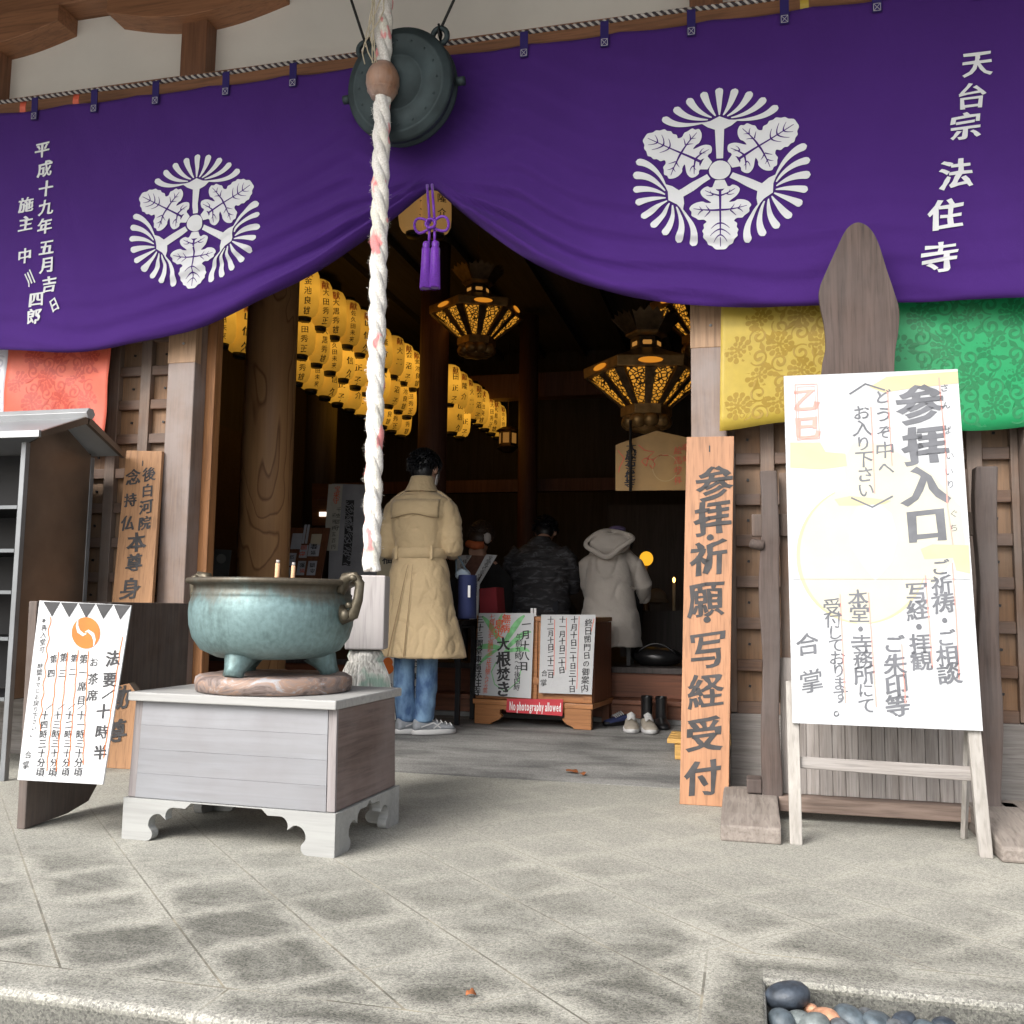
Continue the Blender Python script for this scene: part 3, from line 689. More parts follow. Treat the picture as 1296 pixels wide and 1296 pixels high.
sm = curtain.modifiers.new('thick', 'SOLIDIFY'); sm.thickness = .003; sm.offset = 1
fnC = lambda d: (lambda p: Vector((p.x, curt(p.x, p.z)-d, p.z)))
# characters on the cloth
let = MB()
def curtchar(ch, px, py, s, rot=0, sq=1.0, off=.03):
    p = at(px, py, 4.09); char(let, ch, p, XR, ZU, pxsize(p, s), off, 0, .10, rot, fnC(.006), sq)
for ch, x, y, s in [('天',1237,80,36),('台',1229,122,36),('宗',1222,160,37),('法',1210,220,41),('住',1197,271,41),('寺',1190,325,43)]: curtchar(ch, x, y, s, R(-3))
for ch, x, y in [('平',53,189),('成',56,213),('十',58,238),('九',58,262),('年',57,286),('五',59,313),('月',60,335),('吉',62,360)]: curtchar(ch, x, y, 22)
curtchar('日', 69, 386, 19, R(24), .7)
for ch, x, y in [('施',33,259),('主',33,283),('中',32,324),('四',47,379),('郎',45,401)]: curtchar(ch, x, y, 21)
curtchar('川', 38, 352, 21, R(28), .55)
let.build('lettering', MT['crest'], curtain)
# crest
def bez(a, b, c, n=10): return [(Vector(a)*(1-t)**2+Vector(b)*2*t*(1-t)+Vector(c)*t*t) for t in [i/n for i in range(n+1)]]
def smooth_closed(pts, k=4):
    out = []; n = len(pts)
    for i in range(n):
        p0, p1, p2, p3 = [Vector(pts[(i+j-1) % n]) for j in range(4)]
        for s in range(k):
            t = s/k; out.append(.5*((2*p1)+(p2-p0)*t+(2*p0-5*p1+4*p2-p3)*t*t+(-p0+3*p1-3*p2+p3)*t**3))
    return out
def crest_polys():
    W, V = [], []
    for q in range(3):
        M = Matrix.Rotation(q*2*math.pi/3, 2)
        for i in range(9):
            k = i-4; a = R(90-k*10.3); tip = Vector((math.cos(a), math.sin(a)))*(1.0-.014*abs(k))
            bs = Vector((.042*k, .665-.005*k*k)); ctl = bs.lerp(tip, .5)+Vector((0.10*k/4, -.10*abs(k)/4))
            path = bez(bs, ctl, tip, 26); L, Rr = [], []
            for j, p in enumerate(path):
                t = j/26; tn = (path[min(j+1, 26)]-path[max(j-1, 0)]).normalized(); nn = Vector((-tn.y, tn.x))
                wd = (.006+.0415*t**.8)*(1 if t < .86 else math.sqrt(max(0.004, 1-((t-.86)/.14)**2)))
                L.append(p+nn*wd); Rr.append(p-nn*wd)
            W.append([M @ p for p in L+list(reversed(Rr))])
        W.append([M @ Vector(p) for p in [(-.205,.585),(-.10,.60),(0,.65),(.10,.60),(.205,.585),(.13,.525),(.05,.49),(.036,.14),(-.036,.14),(-.05,.49),(-.13,.525)]])
        # leaf, pointing down at q=0
        half = [(.03,.245),(.07,.20),(.12,.20),(.15,.185),(.20,.20),(.235,.235),(.225,.285),(.19,.33),(.13,.375),(.11,.40),(.17,.395),(.21,.375),(.27,.38),(.31,.395),(.345,.42),(.37,.465),(.345,.50),(.345,.54),(.29,.575),(.26,.60),(.20,.60),(.165,.635),(.20,.67),(.195,.72),(.215,.755),(.20,.80),(.205,.84),(.165,.88),(.145,.92),(.10,.94),(.06,.985)]
        pts = half+[(0,.99)]+[(-a, b) for a, b in reversed(half)]
        W.append([M @ Vector((p.x*.90, -.22-(p.y-.22)*.95)) for p in smooth_closed(pts, 3)])
        W.append([M @ Vector(p) for p in [(-.05,-.125),(.05,-.125),(.085,-.205),(.03,-.225),(-.03,-.225),(-.085,-.205)]])
        br = [((0,.235),(0,.6),(0,.95),.016),((0,.31),(.06,.30),(.18,.23),.012),((0,.50),(.12,.51),(.32,.465),.013),
              ((.08,.30),(.11,.27),(.12,.235),.007),((.09,.30),(.14,.31),(.17,.29),.007),
              ((.12,.505),(.16,.46),(.17,.43),.008),((.12,.51),(.17,.55),(.19,.57),.008),((.21,.50),(.24,.46),(.25,.44),.007),((.22,.495),(.26,.52),(.27,.54),.007),
              ((0,.66),(.05,.66),(.11,.73),.010),((0,.74),(.06,.75),(.12,.83),.010),((0,.82),(.04,.83),(.08,.90),.009)]
        for a, b, c, wd in br:
            for s in ((1, -1) if a[0] or c[0] else (1,)):
                path = bez((a[0]*s, a[1]), (b[0]*s, b[1]), (c[0]*s, c[1]), 8); L, Rr = [], []
                for j, p in enumerate(path):
                    tn = (path[min(j+1, 8)]-path[max(j-1, 0)]).normalized(); nn = Vector((-tn.y, tn.x)); ww = wd*(1-.75*j/8)
                    L.append(p+nn*ww); Rr.append(p-nn*ww)
                V.append([M @ Vector((p.x*.90, -.22-(p.y-.22)*.95)) for p in L+list(reversed(Rr))])
    W.append([Vector((math.cos(a), math.sin(a)))*.118 for a in [i*math.pi/14 for i in range(28)]])
    return W, V
CW, CV = crest_polys()
def subdivided(poly3, mx):                # tessellate, then split long edges so that the dye follows the folds
    bm = bmesh.new(); vs = [bm.verts.new(p) for p in poly3]
    for t in tessellate_polygon([[Vector(p) for p in poly3]]):
        try: bm.faces.new([vs[i] for i in t])
        except ValueError: pass
    for _ in range(4):
        es = [e for e in bm.edges if e.calc_length() > mx]
        if not es: break
        bmesh.ops.subdivide_edges(bm, edges=es, cuts=1)
    bmesh.ops.triangulate(bm, faces=bm.faces)
    bm.verts.index_update(); r = ([v.co.copy() for v in bm.verts], [[v.index for v in f.verts] for f in bm.faces]); bm.free(); return r
def crest(cx, cy, topx, topy, botx, boty, lx, rx):
    c = at(cx, cy, 4.09); r1 = (at(topx, topy, 4.09).z-at(botx, boty, 4.09).z)/2; r2 = (at(rx, cy, 4.09).x-at(lx, cy, 4.09).x)/2
    m = MB()
    for polys, mi, d in ((CW, 0, .0052), (CV, 1, .0064)):
        f = fnC(d)
        for p in polys:
            vs, fs = subdivided([Vector((c.x+q.x*r2*1.01, 4.09, c.z+q.y*r1)) for q in p], .022)
            m.add([f(v) for v in vs], fs, mi)
    m.build('crest', [MT['crest'], MT['purple']], curtain)
crest(245, 281, 245, 193, 245, 366, 162, 333); crest(911, 214, 911, 109, 911, 319, 796, 1028)
# loops along the top cord, each with a stitched box
for px, py in [(43,156),(118,155),(196,142),(285,130),(370,124),(663,82),(765,68),(875,47),(993,33),(1110,18),(1238,0)]:
    p = at(px, py, 4.09); z = ZT; q = MB(); wd = .019
    pts = [(z-.07, -.008), (z+.02, -.010), (z+.05, -.012), (z+.068, .005), (z+.066, .022)]
    q.strip([(p.x, 4.095+b, a) for a, b in pts], wd*2, (0, -1, .15))
    t = q.build('hanging_loop', MT['tab'], curtain); sm = t.modifiers.new('t', 'SOLIDIFY'); sm.thickness = .004
    q = MB(); s = .014; zc = z-.05; c4 = [(-s, s*1.15), (s, s*1.15), (s, -s*1.15), (-s, -s*1.15)]
    for a, b in ((0,1),(1,2),(2,3),(3,0),(0,2),(1,3)):
        q.strip([(p.x+c4[a][0], 4.0835, zc+c4[a][1]), (p.x+c4[b][0], 4.0835, zc+c4[b][1])], .0022, (0, -1, 0))
    q.build('stitching', MT['thread'], t)
# twisted cord the curtain hangs from
def twisted(path_fn, n, r, mats, name, label, cat, turns):
    m = MB()
    for s in range(2):
        pts = []
        for i in range(n+1):
            t = i/n; p = path_fn(t); a = 2*math.pi*(turns*t+s*.5)
            pts.append(p+Vector((0, math.cos(a)*r*.62, math.sin(a)*r*.62)))
        m.tube(pts, r*.62, 6, s)
    o = m.build(name, mats); tag(o, label, cat); return o
zc = ZT+.062
twisted(lambda t: Vector((-7+11.5*t, 4.10+.004*math.sin(40*t), zc-.004*math.sin(t*60)**2)), 2600, .0095, [MT['cordl'], MT['cordd']], 'twisted_cord', 'twisted black and white cord strung along the top of the purple curtain', 'cord', 330)
p0, p1 = at(50, 141, 4.12), at(236, 118, 4.12)
twisted(lambda t: p0.lerp(p1, t)+Vector((0, 0.02, -.02-.03*math.sin(math.pi*t))), 320, .0085, [MT['cordl'], MT['cordd']], 'spare_cord', 'short second black and white cord sagging below the first at the upper left beam', 'cord', 42)
p2, p3 = at(892, 30, 4.12), at(1112, 8, 4.12)
twisted(lambda t: p2.lerp(p3, t)+Vector((0, .02, -.02-.02*math.sin(math.pi*t))), 320, .0085, [MT['cordl'], MT['cordd']], 'spare_cord', 'short second black and white cord below the first at the upper right beam', 'cord', 42)

# ------------------------------------------------------------------ five colour brocade banners
def flower(m, c, r, f, mat=1):
    for ring, (n, r0, r1) in enumerate(((11, .55, 1.0), (8, .28, .60), (5, .0, .32))):
        for i in range(n):
            a = 2*math.pi*(i+.5*ring)/n; u = Vector((math.cos(a), math.sin(a))); v = Vector((-u.y, u.x))
            w_ = math.pi*(r0+r1)/2/n*.86; pts = []
            for k in range(10):
                b = 2*math.pi*k/10; q = c+r*(u*((r0+r1)/2+(r1-r0)/2*math.cos(b))+v*(w_*math.sin(b)*(1+.25*math.cos(b)))); pts.append(f(q, ring*.00012+.0006))
            m.add(pts, [list(range(10))], mat)
def scroll(m, c, r, a0, sgn, f, mat=1, turns=1.4):
    pts = []
    for k in range(26):
        t = k/25; a = a0+sgn*2*math.pi*turns*t; rr = r*(1-.86*t); pts.append(c+Vector((math.cos(a), math.sin(a)))*rr)
    P3 = [f(p, .0008) for p in pts]; m.strip(P3, [.006+.010*k/25*(1 if k < 25 else 2) for k in range(26)], (0, -1, 0), mat)
    for k in (3, 9):
        p = pts[k]; tn = (pts[k+1]-pts[k]).normalized(); o_ = Vector((tn.y, -tn.x))*sgn
        leaf = [p, p+tn*.02+o_*.022, p+tn*.05+o_*.03, p+tn*.035+o_*.004]; m.add([f(q, .001) for q in leaf], [[0, 1, 2, 3]], mat)
def banner(x0, x1, z0, z1, m1, m2, label, Y=4.205, skew=0, seed=1):
    rr = random.Random(seed); m = MB()
    def f(q, d=0):
        x, z = q.x, q.y; t = (z1-z)/(z1-z0)
        return Vector((x+skew*t, Y-.014*math.sin((x-x0)*7+seed)*t-.006*math.sin((x+z)*19)*t-d, z-.02*math.sin((x-x0)/(x1-x0)*math.pi*1.2+seed)*t))
    nx, nz = 26, 30
    for i in range(nx+1):
        for j in range(nz+1): m.v.append(f(Vector((x0+(x1-x0)*i/nx, z1+(z0-z1)*j/nz))))
    for i in range(nx):
        for j in range(nz):
            a = i*(nz+1)+j; m.f.append([a, a+1, a+nz+2, a+nz+1]); m.m.append(0); m.sm.append(True)
    inside = lambda q, r: x0+r < q.x < x1-r and z0+r < q.y < z1-r
    row = 0; z = z0+.10
    while z < z1-.03:
        x = x0+.075+(row % 2)*.09
        while x < x1-.03:
            c = Vector((x, z))
            if inside(c, .068): flower(m, c, .062, f)
            for s, (dx, dz) in enumerate(((.088, .045), (.09, -.045))):
                c2 = c+Vector((dx, dz))
                if inside(c2, .047): scroll(m, c2, .040, rr.uniform(0, 6), 1 if s else -1, f)
            x += .178
        z += .125; row += 1
    o = m.build('brocade_banner', [m1, m2]); tag(o, label, 'banner', 'five colour banners behind the curtain'); sm = o.modifiers.new('t', 'SOLIDIFY'); sm.thickness = .0006; sm.offset = -1
    return o
BZ = ZT-.03
banner(-3.845, -3.20, 1.615, BZ, MT['s_red'], MT['s_red2'], 'vermilion brocade banner with floral figure hanging above the steel cabinet', skew=-.02, seed=3, Y=4.225)
banner(-4.52, -3.86, 1.66, BZ, MT['s_wht'], MT['s_wht2'], 'white brocade banner cut by the left edge beside the vermilion one', seed=5, Y=4.225)
banner(-.075, .425, 1.60, BZ, MT['s_yel'], MT['s_yel2'], 'yellow brocade banner with floral figure left of the round topped board', skew=-.035, seed=2, Y=4.215)
banner(.545, 1.20, 1.57, BZ, MT['s_grn'], MT['s_grn2'], 'green brocade banner with floral figure right of the round topped board', skew=.02, seed=6, Y=4.215)
# bits of the banners' own loops above the curtain
def loopbit(pts, wd, mat, label):
    m = MB(); m.strip(pts, wd, (0, -1, 0)); o = m.build('banner_loop', mat); tag(o, label, 'cloth loop'); sm = o.modifiers.new('t', 'SOLIDIFY'); sm.thickness = .004
for px, py, mt, lab in [(30,153,'s_red','red cloth loop on the cord nearest the left edge'),(97,147,'s_red','red cloth loop on the cord second from the left edge'),(1018,17,'s_yel','yellow cloth loop on the cord at upper right'),(1127,4,'s_grn','green cloth loop on the cord at upper right')]:
    p = at(px, py, 4.13); loopbit([(p.x, 4.125, ZT+.075), (p.x, 4.118, ZT+.03), (p.x, 4.13, ZT-.06)], .036, MT[mt], lab)
p = [at(a, b, 4.14) for a, b in ((130,152),(155,147),(170,140),(178,134))]
loopbit(p, [.012, .035, .045, .02], MT['s_red'], 'crumpled red cloth end tucked above the curtain at upper left')
p = [at(a, b, 4.14) for a, b in ((890,42),(905,38),(920,36))]
loopbit(p, [.012, .03, .03], MT['s_yel'], 'crumpled yellow cloth end tucked above the curtain by the right strut')

# ------------------------------------------------------------------ purple tassel at the gather
g = at(546, 250, 4.08); ts = thing('curtain_tassel', 'purple silk tassel with looped knot hanging from the gathered centre of the curtain', 'tassel', (g.x, 4.03, g.z))
m = MB(); top = Vector((g.x, 4.05, g.z+.05)); kn = at(547, 285, 4.03)
for s in (-1, 1): m.tube([top+Vector((s*.012, 0, 0)), Vector((kn.x+s*.012, 4.03, kn.z+.01))], .0065, 8)
for s in (-1, 1):
    m.tube([Vector((kn.x+s*(.008+.075*math.sin(t)), 4.02-.012*math.sin(2*t), kn.z+.012-.028*(1-math.cos(t))/2+.02*math.sin(2*t))) for t in [i*math.pi/14 for i in range(15)]], .0065, 8)
for i in range(4):
    a = i*math.pi/4
    m.tube([Vector((kn.x+.024*math.cos(t)*math.cos(a)-.015*math.sin(t)*math.sin(a), 4.013-.008*math.cos(2*t), kn.z+.022*math.cos(t)*math.sin(a)+.02*math.sin(t)*math.cos(a))) for t in [j*2*math.pi/16 for j in range(17)]], .0058, 8)
for s in (-1, 1): m.tube([Vector((kn.x+s*.012, 4.03, kn.z-.01)), Vector((kn.x+s*.014, 4.03, kn.z-.085))], .0065, 8)
m.build('knot', MT['purplecord'], ts)
zb = at(543, 364, 4.03).z; zt_ = kn.z-.075
for s in (-1, 1):
    m = MB(); cx = kn.x-.004+s*.022
    m.lathe([(.004, zt_), (.016, zt_-.006), (.018, zt_-.02), (.015, zt_-.028), (.021, zt_-.04), (.024, zb+.02), (.025, zb)], (cx, 4.03, 0), 18, cap=True)
    for i in range(46):
        a = 2*math.pi*i/46; r = .0235; m.tube([(cx+.019*math.cos(a), 4.03+.019*math.sin(a), zt_-.035), (cx+(r+.002)*math.cos(a+.1), 4.03+(r+.002)*math.sin(a+.1), zb-random.uniform(0, .008))], .0013, 4, smooth=False)
    m.build('tassel_skirt', MT['purplecord'], ts)

# ------------------------------------------------------------------ gong and bell rope
gc = at(510, 112, 3.95); rad = .262
gong = thing('temple_gong', 'round dark bronze gong with eared rim hanging in front of the purple curtain', 'gong', (gc.x, 3.95, gc.z))
GM = Matrix.Rotation(R(-4), 4, 'Z') @ Matrix.Rotation(R(96), 4, 'X')
prof = [(0,.072),(.03,.072),(.034,.0705),(.120,.0695),(.123,.0725),(.128,.0690),(.160,.067),(.215,.062),(.220,.066),(.228,.060),(.252,.050),(.262,.04),(.262,.022),(.252,.016),(.252,-.010),(.262,-.016),(.262,-.03),(.23,-.055),(0,-.065)]
m = MB(); m.lathe(prof, (gc.x, 3.95, gc.z), 64, M=GM)
for i in range(16):
    a = 2*math.pi*i/16; m.ell(Vector((gc.x, 3.95, gc.z))+GM @ Vector((.192*math.cos(a), .192*math.sin(a), .063)), (.007, .007, .004), 8, M=GM, k=5)
m.build('gong_body', MT['bell'], gong)
ears = []
for s in (-1, 1):
    a = R(90-s*42); c = Vector((gc.x, 3.95, gc.z))+GM @ Vector((.282*math.cos(a), .282*math.sin(a), 0)); ears.append(c)
    m = MB(); m.tube([c+GM @ Vector((.036*math.cos(t)*1.0, .036*math.sin(t), 0)) for t in [i*2*math.pi/20 for i in range(21)]], .013, 8, cap=False); m.build('ear', MT['bell'], gong)
for s in (-1, 1):
    c = Vector((gc.x, 3.95, gc.z))+GM @ Vector((s*.27, -.01, 0)); m = MB(); m.tube([c, c+Vector((s*.035, 0, 0))], .02, 12); m.build('side_knob', MT['bell'], gong)
for s, e, px in ((-1, ears[0], 437), (1, ears[1], 585)):
    m = MB(); t_ = at(px, -18, 4.0); t_ = e+(t_-e)*((4.40-e.z)/(t_.z-e.z))
    m.tube([e+Vector((0, 0, .03)), t_], .0065, 8)
    m.tube([e+Vector((0, -.012, .035)), e+Vector((0, -.02, .005)), e+Vector((0, .01, -.012)), e+Vector((0, .02, .02)), e+Vector((-s*.012, .012, .07))], .006, 8)
    o = m.build('gong_wire', MT['wire']); tag(o, ('left' if s < 0 else 'right')+' black twisted wire holding up the bronze gong', 'wire')

RX, RY = at(470, 724, 3.85).x, 3.85
brope = thing('bell_rope', 'thick twisted white and pink bell rope with wooden bead, pale wooden block and frayed tassel', 'rope', (RX, RY, .45))
zb, zt_ = at(470, 722, RY).z, 4.3
m = MB(); rr = .0250; npt = 380
for s in range(3):
    pts = []
    for i in range(npt+1):
        z = zb+(zt_-zb)*i/npt; a = -2*math.pi*(z/.36+s/3); swell = 1
        sway = -.006*(z-1.0)
        pts.append(Vector((RX+sway+rr*.66*math.cos(a), RY+rr*.66*math.sin(a), z)))
    m.tube(pts, [.0240*(1+.05*math.sin(i*.9+s*2)) for i in range(npt+1)], 12)
    for i in range(620):
        k = random.randrange(2, npt-2); p = pts[k]; d = Vector((p.x-RX, p.y-RY, 0)).normalized(); q = p+d*.0240
        t = Vector((random.uniform(-1, 1), random.uniform(-1, 1), random.uniform(-1, 1))).normalized()
        m.tube([q, q+d*.004+t*.006, q+d*random.uniform(.002, .007)+t*random.uniform(.005, .012)], .0004, 3, smooth=False)
m.build('rope_cord', MT['ropem'], brope)
bz = at(485, 103, RY).z; bx_ = RX-.006*(bz-1)
m = MB(); m.lathe([(.034,-.082),(.050,-.080),(.066,-.05),(.070,-.047),(.068,-.044),(.076,-.015),(.075,.02),(.066,.046),(.063,.049),(.062,.052),(.046,.078),(.036,.082)], (bx_, RY, bz), 40); m.build('wooden_bead', MT['bead'], brope)
m = MB()
for k in range(5):
    m.tube([Vector((bx_-.03+.012*k*math.sin(k+i*.7), RY-.055-.006*math.sin(i), bz+.06+.05*i)) for i in range(9)], .003, 5)
m.build('binding_string', plain('raffia string', (.5,.44,.32), .8), brope)
a, b = at(437, 728, RY-.06), at(481, 728, RY-.06); zlo = at(460, 822, RY-.06).z; cx = (a.x+b.x)/2; hw = .082
m = MB(); B = Matrix.Rotation(R(14), 3, 'Z'); m.box((cx+.004, RY, (a.z+zlo)/2), (2*hw, 2*hw, a.z-zlo), B); m.build('wooden_block', MT['palewood'], brope, bevel=.006)
m = MB(); m.lathe([(.03, zlo-.002), (.068, zlo-.008), (.078, zlo-.03), (.07, zlo-.052), (.075, zlo-.06), (.10, zlo-.11), (.118, zlo-.22), (.122, zlo-.30), (.0, zlo-.30)], (cx, RY, 0), 28)
for i in range(620):
    a_ = random.uniform(0, 6.28); r1 = random.uniform(.8, 1.02); l = random.uniform(.24, .33)
    m.tube([(cx+.074*r1*math.cos(a_), RY+.074*r1*math.sin(a_), zlo-.055), (cx+.103*r1*math.cos(a_+.05), RY+.103*r1*math.sin(a_+.05), zlo-.12), (cx+(.122+random.uniform(0,.012))*r1*math.cos(a_+.08), RY+.124*r1*math.sin(a_+.08), zlo-l)], .0027, 4, smooth=False)
m.build('tassel_skirt', MT['tassel'], brope)

# ------------------------------------------------------------------ incense box, stone, censer
cen = Vector((-1.665, 2.905, 0)); BR = Matrix.Rotation(R(-2.5), 4, 'Z')
ib = thing('incense_stand', 'low silvered wooden box with scalloped pale feet carrying the bronze censer', 'stand', (-1.68, 2.91, 0), R(-2.0))
W_, D_ = .795, .53
def lb(mb, name, mat, par=ib, **k): return mb.build(name, mat, par, local=True, **k)
# base with scalloped openings, one side at a time
def scallop(L, zt, foot):
    out = [(-L/2, 0), (-L/2+foot*.62, 0)]
    cx = -L/2+foot*.62
    def arc(c, r, a0, a1, n=6): return [(c[0]+r*math.cos(R(a0+(a1-a0)*i/n)), c[1]+r*math.sin(R(a0+(a1-a0)*i/n))) for i in range(n+1)]
    out += arc((cx+.005, .022), .022, -90, 60, 6)
    out += arc((cx+.046, .055), .036, 190, 75, 7)
    out += arc((cx+.105, .086), .030, 205, 80, 6)
    out += [(cx+.15, .115), (cx+.172, zt-.003)]
    out = out+[(-a, b) for a, b in reversed(out)]
    return out+[(L/2, zt), (-L/2, zt)]
zt_ = .137; t_ = .035
m = MB(); m.prism([(a, 0, b) for a, b in scallop(W_, zt_, .15)], (0, 1, 0), t_); lb(m, 'base_front', MT['boxbase'], bevel=.003)
m = MB(); m.prism([(a, D_, b) for a, b in scallop(W_, zt_, .15)], (0, -1, 0), t_); lb(m, 'base_back', MT['boxbase'], bevel=.003)
for s in (-1, 1):
    m = MB(); m.prism([(s*W_/2, D_/2+a, b) for a, b in scallop(D_-2*t_-.002, zt_-.001, .09)], (-s, 0, 0), t_); lb(m, 'base_side', MT['boxbase'], bevel=.003)
bw, bt = W_/2-.009, W_/2-.016; zb_, zt2 = .139, .462
def frus(x0, x1, y0, y1, X0, X1, Y0, Y1, za, zb2):      # tapering block: bottom then top extents
    return [(X0,Y0,zb2),(X1,Y0,zb2),(x1,y0,za),(x0,y0,za),(X0,Y1,zb2),(X1,Y1,zb2),(x1,y1,za),(x0,y1,za)]
m = MB(); m.hexa(frus(-bw, bw, .02, D_-.02, -bt, bt, .027, D_-.027, zb_, zt2)); lb(m, 'box_body', MT['boxside'], bevel=.003)
n = 4                                                     # front boards between end strips
for k in range(n):
    f0, f1 = k/n, (k+1)/n; za, zc_ = zb_+(zt2-zb_)*f0, zb_+(zt2-zb_)*f1-.0005
    ya, yb = .009+.007*f0, .009+.007*f1; wa, wb = bw-.030-(bw-bt)*f0, bw-.030-(bw-bt)*f1
    m = MB(); m.hexa(frus(-wa, wa, ya, ya+.010, -wb, wb, yb, yb+.010, za, zc_)); lb(m, 'front_board', MT['boxfront'], bevel=.0007)
for s in (-1, 1):
    m = MB(); xo, xi = (bw+.001, bw-.029); xo2, xi2 = (bt+.001, bt-.029)
    m.hexa(frus(min(s*xo, s*xi), max(s*xo, s*xi), .011, .024, min(s*xo2, s*xi2), max(s*xo2, s*xi2), .018, .031, zb_, zt2)); lb(m, 'end_strip', MT['boxend'], bevel=.002)
m = MB(); m.bx(-W_/2+.005, W_/2-.005, -.012, D_+.012, .464, .494); lb(m, 'box_top', MT['boxtop'], bevel=.004)
CX, CY = -1.672, 3.165
m = MB(); m.lathe([(0,0),(.258,0),(.272,.004),(.276,.03),(.272,.050),(.262,.056),(0,.056)], (0,0,0), 48)
for i, v in enumerate(m.v):
    q = noise.noise(v*6); v.x *= 1+.015*q; v.y *= 1+.015*q; v.z += .004*noise.noise(v*20) if v.z > .01 else 0
o = m.build('stone_slab', MT['stone']); o.location = (CX+.02, CY, .4945); tag(o, 'round chipped marbled stone slab between the wooden box and the bronze censer', 'slab')
cs = thing('incense_censer', 'large green patinated bronze censer on three feet with two ring handles', 'censer', (CX, CY, .551))
prof = [(0,.055),(.12,.055),(.21,.062),(.272,.088),(.305,.130),(.319,.175),(.323,.22),(.321,.252),(.314,.270),(.311,.278),(.314,.284),(.307,.290),(.306,.312),(.322,.318),(.336,.322),(.338,.334),(.330,.339),(.305,.338),(.295,.325),(.29,.27),(.0,.268)]
prof = [(r*.905, z) for r, z in prof]
m = MB(); m.lathe(prof, (0,0,0), 72); lb(m, 'bowl', MT['patina'], cs)
m = MB(); m.lathe([(0,.291),(.1,.295),(.2,.287),(.258,.282)], (0,0,0), 40)
for v in m.v: v.z += .006*noise.noise(v*14)
lb(m, 'ash', MT['ash'], cs)
for a in (R(-98), R(22), R(142)):
    c = Vector((.205*math.cos(a), .205*math.sin(a), 0)); m = MB()
    m.tube([c*.80+Vector((0,0,.085)), c*.93+Vector((0,0,.05)), c*1.0+Vector((0,0,.02)), c*1.03], [.062, .046, .034, .035], 16)
    for i_, v in enumerate(m.v):
        k_ = i_ % 16; d_ = v-Vector((c.x, c.y, v.z)); v -= d_*(.10 if k_ % 2 else 0)
    lb(m, 'foot', MT['patina'], cs)
for a in (R(-8), R(172)):
    u = Vector((math.cos(a), math.sin(a), 0)); m = MB(); q = Vector((-u.y, u.x, 0))
    pts = [u*-.03+q_ for q_ in [u*.305+Vector((0,0,.235)), u*.335+Vector((0,0,.205)), u*.368+Vector((0,0,.215)), u*.385+Vector((0,0,.27)), u*.388+Vector((0,0,.325)), u*.368+Vector((0,0,.352)), u*.335+Vector((0,0,.345)), u*.318+Vector((0,0,.315)), u*.312+Vector((0,0,.29))]]
    m.tube([p+q*.004*math.sin(i*2) for i, p in enumerate(pts)], [.026,.024,.021,.018,.017,.019,.022,.022,.018], 10)
    for s in (-1, 1):
        m.ell(u*.315+q*.022*s+Vector((0,0,.215)), (.02,.016,.022), 10, k=6); m.ell(u*.342+q*.018*s+Vector((0,0,.345)), (.016,.012,.011), 8, k=5); m.ell(u*.33+q*.02*s+Vector((0,0,.25)), (.014,.012,.014), 8, k=5)
    for v in m.v: v += Vector((0,0,.006*noise.noise(v*55)))
    lb(m, 'ring_handle', MT['hndl'], cs)
for px, pyt, wd, lab in ((350, 713, .0085, 'taller thick tan incense stick standing in the censer ash'), (370, 716, .0075, 'shorter tan incense stick right of the taller one in the censer')):
    b = at(px, 737, CY-.05); zt3 = at(px, pyt, CY-.05).z; m = MB(); m.tube([(b.x, CY-.05, .84), (b.x+.002, CY-.05, zt3)], wd, 8); m.tube([(b.x+.002, CY-.05, zt3), (b.x+.003, CY-.05, zt3+.012)], wd*.8, 8, 1)
    o = m.build('incense_stick', [MT['incense'], MT['ash']]); tag(o, lab, 'incense', 'incense sticks in the censer')

# ------------------------------------------------------------------ steel candle cabinet at the left edge
XR_ = -3.22; YF, YB = 3.67, 4.15
MT['poststeel'] = plain('grey post steel', (.20,.21,.22), .38, .4); MT['railsteel'] = plain('dull rail steel', (.16,.17,.18), .4, .4)
cab = thing('candle_cabinet', 'gable roofed steel candle cabinet with dark stained side at the left edge', 'cabinet', (-3.7, 3.9, 0))
m = MB(); m.bx(XR_-.012, XR_, YF+.03, YB-.02, .36, 1.53)
m.prism([(XR_-.012, YF+.03, 1.5301), (XR_-.012, YB-.02, 1.5301), (XR_-.012, 3.91, 1.655)], (1, 0, 0), .012); m.build('side_panel', MT['steeld'], cab)
m = MB(); m.bx(-5.0, XR_-.02, YB-.02, YB-.005, .36, 1.55); m.build('back_panel', MT['blackiron'], cab)
for x, y in ((XR_-.012, YF), (XR_-.012, YB-.03), (-4.95, YF), (-4.95, YB-.03)):
    m = MB(); m.bx(x-.012, x+.014, y, y+.028, 0, 1.53); m.build('frame_post', MT['poststeel'], cab, bevel=.002)
for z in (.35, .62, .83, 1.02, 1.22):
    m = MB(); m.bx(-4.96, XR_-.03, YF+.004, YF+.02, z, z+.016); m.build('rail', MT['railsteel'], cab)
    m = MB(); m.bx(-4.96, XR_-.03, YF+.022, YB-.03, z+.003, z+.01); m.build('shelf', MT['blackiron'], cab)
for a, b, nm in (((3.60, 1.545), (3.905, 1.675), 'roof'), ((4.195, 1.545), (3.915, 1.675), 'roof')):
    m = MB(); m.slab([(-5.1, a[0], a[1]), (-3.08, a[0], a[1]), (-3.08, b[0], b[1]), (-5.1, b[0], b[1])], (0, 0, 1), .012); rf = m.build(nm, MT['steel'], cab)
    m = MB(); m.prism([(-3.0795, a[0], a[1]-.012), (-3.0795, b[0], b[1]-.02), (-3.0795, b[0], b[1]+.016), (-3.0795, a[0], a[1]+.016)], (-1, 0, 0), .02); m.build('gable_edge', MT['steeld'], rf)
